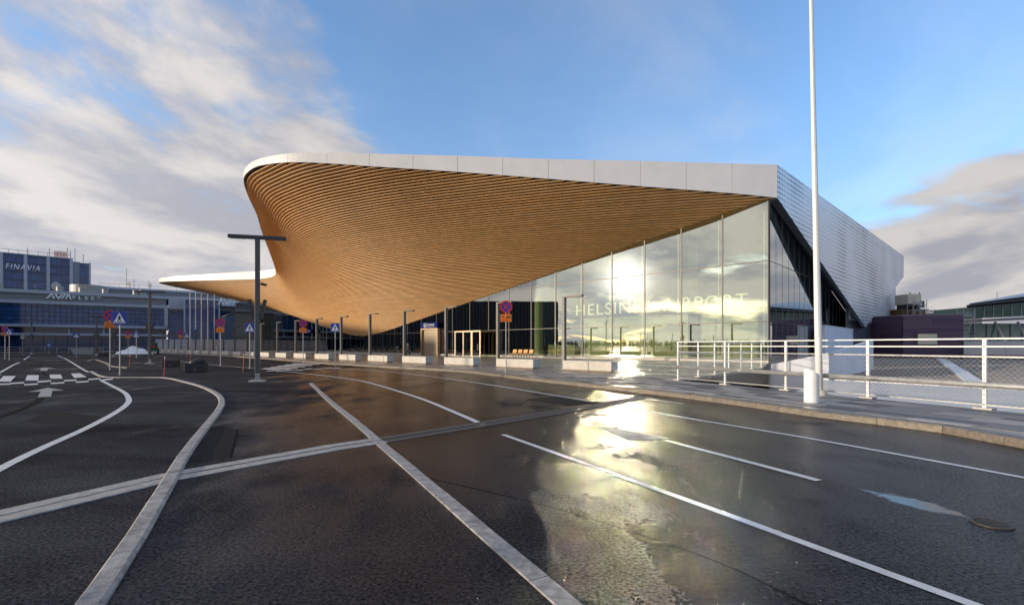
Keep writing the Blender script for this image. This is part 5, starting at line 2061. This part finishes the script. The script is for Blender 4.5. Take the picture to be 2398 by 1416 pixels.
abox(MB(), 57.5, 58.0, -1, 2.4, 7.61, 13.6).build('pier', CONCW, ob, world=True)
abox(MB(), 53.2, 70, -1, 4.4, 14.9, 17.7).build('letter_beam', CONCW, ob, world=True)

# tower with company name
TD = Vector((1.07, 1.0, 0)).normalized()
TN = Vector((TD.y, -TD.x, 0))
T0_ = D(-160, 809, 158)


def TP(s, z=0.0, off=0.0):
    p = Vector((T0_.x, T0_.y, 0)) + TD * s + TN * off
    return Vector((p.x, p.y, z))


def tbox(mb, s0, s1, o0, o1, z0, z1):
    return mb.hexa([TP(s, z, o) for z in (z0, z1) for s, o in ((s0, o1), (s1, o1), (s1, o0), (s0, o0))])


def s_at(x):                                  # distance along the tower front seen at photo column x
    r = (x - CX) / F
    return (r * T0_.y - T0_.x) / (TD.x - r * TD.y)


tw = thing('office_tower', 'tall blue glass office tower with white fins and white name high up', 'building', TP(0, 0))
sA, sB, sC, sD, sE = s_at(3), s_at(60), s_at(113), s_at(167), s_at(209)
ztop = 34.2
TGL = grid_glass_mat('tower_glass', (0.010, 0.052, 0.155), (0.024, 0.092, 0.25), 1.3, 1.5, math.atan2(TD.y, TD.x), .1)
tbox(MB(), 0, sD, -22, 0, 0.05, ztop).build('glazing', TGL, tw, world=True)
for s in (sA, sB, sC, sD):
    tbox(MB(), s - .45, s + .45, -.5, .5, 15, ztop + .3).build('fin', CONCW, tw, world=True)
tbox(MB(), -.2, sD + .5, -22, .25, ztop + .002, ztop + .35).build('roof_edge', CONCW, tw, world=True)
tbox(MB(), sD + .46, s_at(187), -24, -1.5, .05, ztop - .6).build('grey_core', mat('core_grey', (.30, .31, .34), .5, .2), tw, world=True)
tbox(MB(), s_at(187), sE, -24, -1.2, .05, ztop - .9).build('side_glazing', TGL, tw, world=True)
tbox(MB(), sE - .1, sE + .5, -24, -1.1, .05, ztop - .6).build('fin', CONCW, tw, world=True)
tbox(MB(), sE + .6, sE + 4.0, -20, -4, 12, 24.5).build('low_core', MATS['core_grey'], tw, world=True)
for z in np.arange(16, ztop, 3.0):
    tbox(MB(), 0, sD - .46, 0.0, .08, z - .12, z + .12).build('spandrel', mat('dark_spandrel', (.006, .014, .04), .3), tw, world=True)
text_mesh('lettering', 'FINAVIA', 2.0, SWHITE, tw, TP(s_at(13), 28.6, .65), TD, (0, 0, 1), -.15, fit=s_at(94) - s_at(13), shear=.25, spacing=1.25, bold=.01)
for i in range(int(sD / 2.5)):
    p_ = TP(i * 2.5, ztop + .35, -.5)
    MB().tube([p_, p_ + Vector((0, 0, 1.3))], .06, 5).build('roof_rail_post', DARK, tw, world=True)
MB().tube([TP(0, ztop + 1.6, -.5), TP(sD, ztop + 1.6, -.5)], .06, 5).build('roof_rail', DARK, tw, world=True)
REDM = mat('red_lattice', (.42, .10, .07), .6)
rl = MB()
for i in range(9):
    s = s_at(127) + (s_at(155) - s_at(127)) * i / 8
    rl.bar(TP(s, ztop + .4, -6), TP(s, ztop + 3.4, -6), .16)
for i in range(6):
    rl.bar(TP(s_at(127), ztop + .5 + i * .56, -6), TP(s_at(155), ztop + .5 + i * .56, -6), .14)
rl.build('red_lattice', REDM, tw, world=True)
for x, h in ((62, 3.5), (115, 4.0), (158, 5.0), (165, 4.2), (176, 5.0), (196, 3.0)):
    p_ = TP(s_at(x), ztop, -5)
    MB().tube([p_, p_ + Vector((0, 0, h))], .09, 5).build('antenna', DARK, tw, world=True)

# far railing along the left road edge
fl = thing('far_railing', 'long grey railing before the blue offices', 'railing', G(0, 830))
pA, pB = Vector((-100, 86, 0)), Vector((-66, 98, 0))
d = (pB - pA); L_ = d.length; d /= L_
for i in range(int(L_ / 1.8) + 1):
    p_ = pA + d * i * 1.8
    MB().bar((p_.x, p_.y, 0), (p_.x, p_.y, 1.25), .07).build('post', GALV, fl, world=True)
for z in (.35, .8, 1.25):
    MB().bar((pA.x, pA.y, z), (pB.x, pB.y, z), .06, .06).build('rail', GALV, fl, world=True)
fw = thing('white_low_wall', 'pale low wall with railing behind the snow heap', 'wall', (-60, 112, 0))
pA, pB = Vector((-82, 110, 0)), Vector((-58, 124, 0))
d = (pB - pA); L_ = d.length; d /= L_
MB().hexa([(pA.x, pA.y, .02), (pB.x, pB.y, .02), (pB.x - .2, pB.y + .4, .02), (pA.x - .2, pA.y + .4, .02), (pA.x, pA.y, 3.0), (pB.x, pB.y, 3.0), (pB.x - .2, pB.y + .4, 3.0), (pA.x - .2, pA.y + .4, 3.0)]).build('wall_body', mat('lilac_wall', (.40, .42, .48), .7), fw, world=True)
for i in range(int(L_ / 2) + 1):
    p_ = pA + d * i * 2 + Vector((.3, -.6, 0))
    MB().bar((p_.x, p_.y, 0), (p_.x, p_.y, 1.6), .08).build('rail_post', WHITE2, fw, world=True)
for z in (.8, 1.2, 1.6):
    MB().bar((pA.x + .3, pA.y - .6, z), (pB.x + .3, pB.y - .6, z), .06, .06).build('rail', WHITE2, fw, world=True)
# thin white flagpoles before the office block
for i, x in enumerate((445, 458, 471.5, 486.5, 502)):
    b_ = D(x, 826, 106 + i * .6)
    o = thing('flagpole', 'slim white flagpole before the stair tower, %s from the left' % ('first', 'second', 'third', 'fourth', 'fifth')[i], 'flagpole', (b_.x, b_.y, 0), group='slim white flagpoles')
    MB().lathe([(.13, 0), (.12, 4), (.06, 13.2), (0, 13.3)], 10).build('pole', WHITE2, o, smooth=True)
    MB().lathe([(.3, 0), (.3, .12)], 10).build('base', CONC, o)

# ------------------------------------------------------------------ small things on the island
PLB = mat('black_planter', (.020, .021, .023), .55, 0, .2, 6)


def planter(px, lb, w=.95):
    g = G(*px)
    o = thing('planter_box', lb, 'planter', (g.x, g.y, 0), R(17), group='black boxes on the island')
    MB().box(-w / 2, w / 2, 0, .55, 0.03, .50, .012).build('box', PLB, o)
    MB().box(-w / 2 + .05, w / 2 - .05, .05, .5, 0, .032).build('feet', BLACK, o)
    MB().box(-w / 2 + .04, w / 2 - .04, .04, .51, .501, .507).build('lid', mat('box_lid', (.05, .05, .055), .5), o)
    MB().box(-.03, .03, -.012, .002, .10, .14).build('latch', GALV, o)
    return o


planter((397, 859), 'low black box on the asphalt island, left of the one with a bag')
pb2 = planter((456, 871), 'low black box with a black bag lying on top', 1.05)
planter((240, 835), 'far low black box near the distant lamp')
bag = MB()
n_, m_ = 14, 8
vs = []
for j in range(m_ + 1):
    th = math.pi * j / m_ * .5
    for i in range(n_):
        ph = 2 * math.pi * i / n_
        k_ = 1 + .18 * math.sin(3 * ph + 1.2) + random.uniform(-.06, .06)
        vs.append((.46 * math.cos(th) * math.cos(ph) * k_, .24 * math.cos(th) * math.sin(ph) * k_, .26 * math.sin(th) * (1 + .25 * math.cos(ph)) + random.uniform(-.01, .01)))
fs_ = [(j * n_ + i, j * n_ + (i + 1) % n_, j * n_ + n_ + (i + 1) % n_, j * n_ + n_ + i) for j in range(m_) for i in range(n_)]
bag.add(vs, fs_ + [tuple(range(n_ - 1, -1, -1))])
gB = G(456, 871)
bg_ = bag.build('bag', mat('black_plastic', (.008, .008, .009), .35, 0, 0, 1, .5, 14), smooth=True)
bg_.location = (gB.x - .05, gB.y + .24, .50)
tag(bg_, 'black bag slumped on the low black box', 'bag')
# red snow markers
for x, y, h, lb in ((384, 880, 1.0, 'thin red snow marker at the bend of the island kerb'), (303, 858, .9, 'thin red snow marker behind the nearest crossing sign'), (569, 872, 1.1, 'thin red snow marker left of the near street lamp'), (445, 848, .9, 'thin red snow marker behind the black boxes'), (897, 858, 1.0, 'thin red snow marker at the kerb before the blocks')):
    g = G(x, y, 0.0)
    o = thing('snow_marker', lb, 'snow marker', (g.x, g.y, .0), group='red snow markers')
    MB().tube([(0, 0, 0), (.03, 0, h * .45), (.05, .0, h)], .014, 6).build('stick', mat('marker_red', (.55, .03, .02), .5), o)
    MB().tube([(.045, 0, h * .86), (.0475, 0, h * .93)], .0165, 6).build('reflective_band', SWHITE, o)
# bench of four timber seats
bpos = GP(15.6, .12, 3.4)
bn = thing('bench', 'four timber seats on dark steel legs by the glass front', 'bench', bpos, rz)
for i in range(4):
    x = i * .82
    st = MB().box(x, x + .66, -.02, .46, .42, .46, .008).build('seat', BENCHW, bn)
    bk = MB()
    bk.hexa([(x + .04, -.10, .55), (x + .62, -.10, .55), (x + .62, -.06, .55), (x + .04, -.06, .55), (x + .04, -.20, .95), (x + .62, -.20, .95), (x + .62, -.16, .95), (x + .04, -.16, .95)]).build('backrest', BENCHW, bn)
    for s in (.08, .58):
        MB().bar((x + s, .40, 0), (x + s, .36, .42), .05, .05).build('leg', DARK, bn)
        MB().bar((x + s, -.02, 0), (x + s, -.14, .60), .05, .05).build('leg', DARK, bn)
    MB().bar((x + .02, -.05, .62), (x + .02, .40, .62), .04, .03).build('armrest', DARK, bn)
# snow heap
sh = MB()
nr, na = 16, 40
vs = [(0, 0, 1.22)]
for i in range(1, nr + 1):
    r = i / nr
    for k in range(na):
        a = 2 * math.pi * k / na
        h = 1.2 * (1 - r) ** .8 * (1 + .25 * math.sin(a * 3 + i * .8) + .12 * math.sin(7 * a + 2 * i)) + random.uniform(-.06, .06) * (1 - r)
        vs.append((3.0 * r * math.cos(a) * (1 + .12 * math.sin(2 * a)), 1.9 * r * math.sin(a), max(.0, h)))
fs_ = [(0, 1 + k, 1 + (k + 1) % na) for k in range(na)]
for i in range(nr - 1):
    for k in range(na):
        fs_.append((1 + i * na + k, 1 + i * na + na + k, 1 + i * na + na + (k + 1) % na, 1 + i * na + (k + 1) % na))
sh.add(vs, fs_)
so_ = sh.build('snow_heap', SNOW, smooth=True)
g = G(314, 828.5)
so_.location = (g.x, g.y, 0)
tag(so_, 'white heap of ploughed snow before the blue offices', 'snow heap')
o = thing('concrete_trough', 'grey trough shaped container before the far railing', 'container', G(202, 830))
MB().hexa([(-1.6, -.6, .05), (1.6, -.6, .05), (1.6, .6, .05), (-1.6, .6, .05), (-2.0, -.8, 1.0), (2.0, -.8, 1.0), (2.0, .8, 1.0), (-2.0, .8, 1.0)]).build('tub', mat('trough_grey', (.30, .31, .33), .7), o)
MB().box(-2.05, 2.05, -.85, .85, 1.002, 1.08).build('rim', mat('trough_rim', (.38, .39, .41), .7), o)
# green tractor from behind
g = G(360, 829)
tr = thing('tractor', 'small green tractor with red warning triangle seen from behind', 'tractor', (g.x, g.y, 0), R(37))
tr.scale = (.75, .75, .75)
TG = mat('tractor_green', (.03, .20, .04), .4)
MB().box(-.65, .65, .2, 2.6, .7, 1.35, .08).build('body', TG, tr)
cabm = MB().box(-.75, .75, -.1, 1.2, 1.36, 2.55, .05).build('cab', mat('cab_glass', (.02, .03, .03), .1), tr)
MB().box(-.8, .8, -.15, 1.25, 2.552, 2.68, .04).build('roof', TG, cabm)
for x in (-.76, .70):
    MB().box(x, x + .06, -.13, -.07, 1.36, 2.55).build('pillar', TG, cabm)
for x, y, r_, w in ((-.85, .3, .68, .36), (.85, .3, .68, .36), (-.75, 2.3, .42, .26), (.75, 2.3, .42, .26)):
    w_ = MB().tube([(x - w / 2, y, r_), (x + w / 2, y, r_)], r_, 20).build('wheel', BLACK, tr)
    MB().tube([(x - w / 2 - .01, y, r_), (x + w / 2 + .01, y, r_)], r_ * .5, 14).build('rim', mat('rim_yellow', (.5, .4, .03), .5), w_)
for s in (-1, 1):
    MB().box(s * .85 - .22, s * .85 + .22, -.15, .9, 1.37, 1.45).build('mudguard', TG, tr)
    MB().box(s * .6 - .08, s * .6 + .08, -.17, -.1, 1.2, 1.3).build('tail_light', RED, tr)
MB().plate([(-.3, -.2, 1.65), (.3, -.2, 1.65), (0, -.2, 2.15)], (0, -1, 0), .02).build('warning_triangle', mat('triangle_red', (.75, .05, .02), .5), tr)


# ------------------------------------------------------------------ person walking by the doors
def person(name, label, loc, rz_, h, top, bottom, stride=.22):
    J = {}
    def v(n, x, y, z, r):
        J[n] = ((x, y, z), r)
    v('pelvis', 0, 0, .96, .135); v('waist', 0, 0, 1.10, .125); v('chest', 0, .01, 1.32, .15); v('neckb', 0, .0, 1.47, .075); v('neck', 0, .01, 1.53, .055)
    v('head1', 0, .02, 1.60, .085); v('head2', 0, .01, 1.70, .098); v('head3', 0, .0, 1.77, .06)
    E = [('pelvis', 'waist'), ('waist', 'chest'), ('chest', 'neckb'), ('neckb', 'neck'), ('neck', 'head1'), ('head1', 'head2'), ('head2', 'head3')]
    for s, n in ((-1, 'l'), (1, 'r')):
        f = s * stride
        v('hip' + n, s * .10, 0, .90, .10); v('knee' + n, s * .105, f * .55 + .04, .50, .066); v('ank' + n, s * .105, f - .04, .09, .048); v('toe' + n, s * .115, f + .13, .045, .04)
        v('sho' + n, s * .19, 0, 1.42, .075); v('elb' + n, s * .25, -f * .4 - .03, 1.14, .052); v('wri' + n, s * .25, -f * .6 + .06, .90, .036); v('palm' + n, s * .25, -f * .6 + .09, .83, .034)
        E += [('pelvis', 'hip' + n), ('hip' + n, 'knee' + n), ('knee' + n, 'ank' + n), ('ank' + n, 'toe' + n), ('neckb', 'sho' + n), ('sho' + n, 'elb' + n), ('elb' + n, 'wri' + n), ('wri' + n, 'palm' + n)]
        for q in range(4):
            v('fa%d' % q + n, s * .25 + (q - 1.5) * .004 * s, -f * .6 + .125 - q * .022, .775, .010); v('fb%d' % q + n, s * .245, -f * .6 + .13 - q * .022, .735 + .006 * abs(q - 1), .008)
            E += [('palm' + n, 'fa%d' % q + n), ('fa%d' % q + n, 'fb%d' % q + n)]
        v('th' + n, s * .235, -f * .6 + .135, .80, .010)
        E += [('palm' + n, 'th' + n)]
    names = list(J)
    me = bpy.data.meshes.new(name)
    me.from_pydata([J[n][0] for n in names], [(names.index(a), names.index(b)) for a, b in E], [])
    o = bpy.data.objects.new(name, me)
    col.objects.link(o)
    sk = o.modifiers.new('skin', 'SKIN')
    for i, n in enumerate(names):
        me.skin_vertices[0].data[i].radius = (J[n][1], J[n][1] * (.8 if n in ('chest', 'waist', 'pelvis') else 1))
        me.skin_vertices[0].data[i].use_root = (n == 'pelvis')
    sb_ = o.modifiers.new('sub', 'SUBSURF')
    sb_.levels = sb_.render_levels = 2
    dg = bpy.context.evaluated_depsgraph_get()
    m2 = bpy.data.meshes.new_from_object(o.evaluated_get(dg))
    bpy.data.objects.remove(o)
    m2.materials.clear()
    for m_ in (mat('skin', (.45, .27, .19), .6), top, bottom, mat('dark_hair', (.03, .022, .018), .7), BLACK):
        m2.materials.append(m_)
    for p in m2.polygons:
        c = p.center
        if c.z > 1.66 or (c.z > 1.58 and c.y < -.02):
            p.material_index = 3
        elif c.z > 1.50:
            p.material_index = 0
        elif c.z > .93 or (abs(c.x) > .20 and c.z > .89):
            p.material_index = 1
        elif abs(c.x) > .20 and c.z > .70:
            p.material_index = 0
        elif c.z < .10:
            p.material_index = 4
        else:
            p.material_index = 2
        p.use_smooth = True
    b = bpy.data.objects.new(name, m2)
    col.objects.link(b)
    b.location = loc
    b.rotation_euler = (0, 0, rz_)
    b.scale = (h / 1.83,) * 3
    return tag(b, label, 'person')


g = G(955, 838, .12)
pe = person('person', 'person in dark jacket and black trousers walking towards the doors', (g.x, g.y, .12), R(-30), 1.82, mat('dark_jacket', (.035, .028, .032), .8), mat('black_trousers', (.012, .012, .013), .8))
nose = MB().lathe([(.016, 0), (.004, .03)], 8)
nose.v = [(v[0], .098 + v[2], 1.635 + v[1]) for v in nose.v]
nose.build('nose', MATS['skin'], pe)

# ------------------------------------------------------------------ beyond the left edge: car park and wood that the glass mirrors
gpk = thing('parking_garage', 'dark multi-storey car park with gridded front beyond the left edge', 'building', (-150, 60, 0))
GK = mat('garage_dark', (.020, .021, .024), .6)
gx0, gx1, gy0, gy1, gh = -190.0, -130.0, 36.0, 112.0, 19.0
MB().box(gx0, gx1, gy0, gy1, 0.02, gh).build('core', GK, gpk, world=True)
fg = MB()
for k in range(60):
    y = gy0 + (gy1 - gy0) * k / 59
    fg.box(gx1 + .3, gx1 + .42, y - .10, y + .10, 0.5, gh)
for k in range(22):
    z = .6 + (gh - .8) * k / 21
    fg.box(gx1 + .2, gx1 + .3, gy0, gy1, z - .08, z + .08)
q = fg.build('screen_grid', mat('garage_screen', (.20, .195, .185), .5, .3), gpk, world=True)
q['kind'] = 'stuff'
wd = MB()
for k in range(1100):
    a = math.atan2(SUN.x, SUN.y) + random.uniform(-.75, .55)
    r_ = random.uniform(300, 420)
    x, y = r_ * math.sin(a), r_ * math.cos(a)
    h = random.uniform(3.5, 7)
    w = random.uniform(1.6, 3.2)
    t0_ = random.uniform(0, 3)
    vs = [(x, y, 0), (x, y, h)]
    for j in range(14):
        z0 = h * random.uniform(.2, .92)
        an = random.uniform(0, 6.28)
        rr = w * (1.1 - z0 / h) + .4
        p0 = Vector((x, y, z0))
        p1 = p0 + Vector((rr * math.cos(an), rr * math.sin(an), rr * random.uniform(.3, 1.0)))
        sd = Vector((-math.sin(an), math.cos(an), .3)) * .35
        wd.add([p0 - sd, p1, p0 + sd], [(0, 1, 2)])
    wd.add([(x - .2, y, 0), (x + .2, y, 0), (x, y + .2, h), (x, y - .2, 0)], [(0, 1, 2), (1, 3, 2), (3, 0, 2)])
w_ = wd.build('distant_wood', mat('bare_wood', (.055, .050, .030), .9, 0, .3, .1))
tag(w_, 'belt of leafless trees on the horizon beyond the car park', 'trees', kind='stuff')
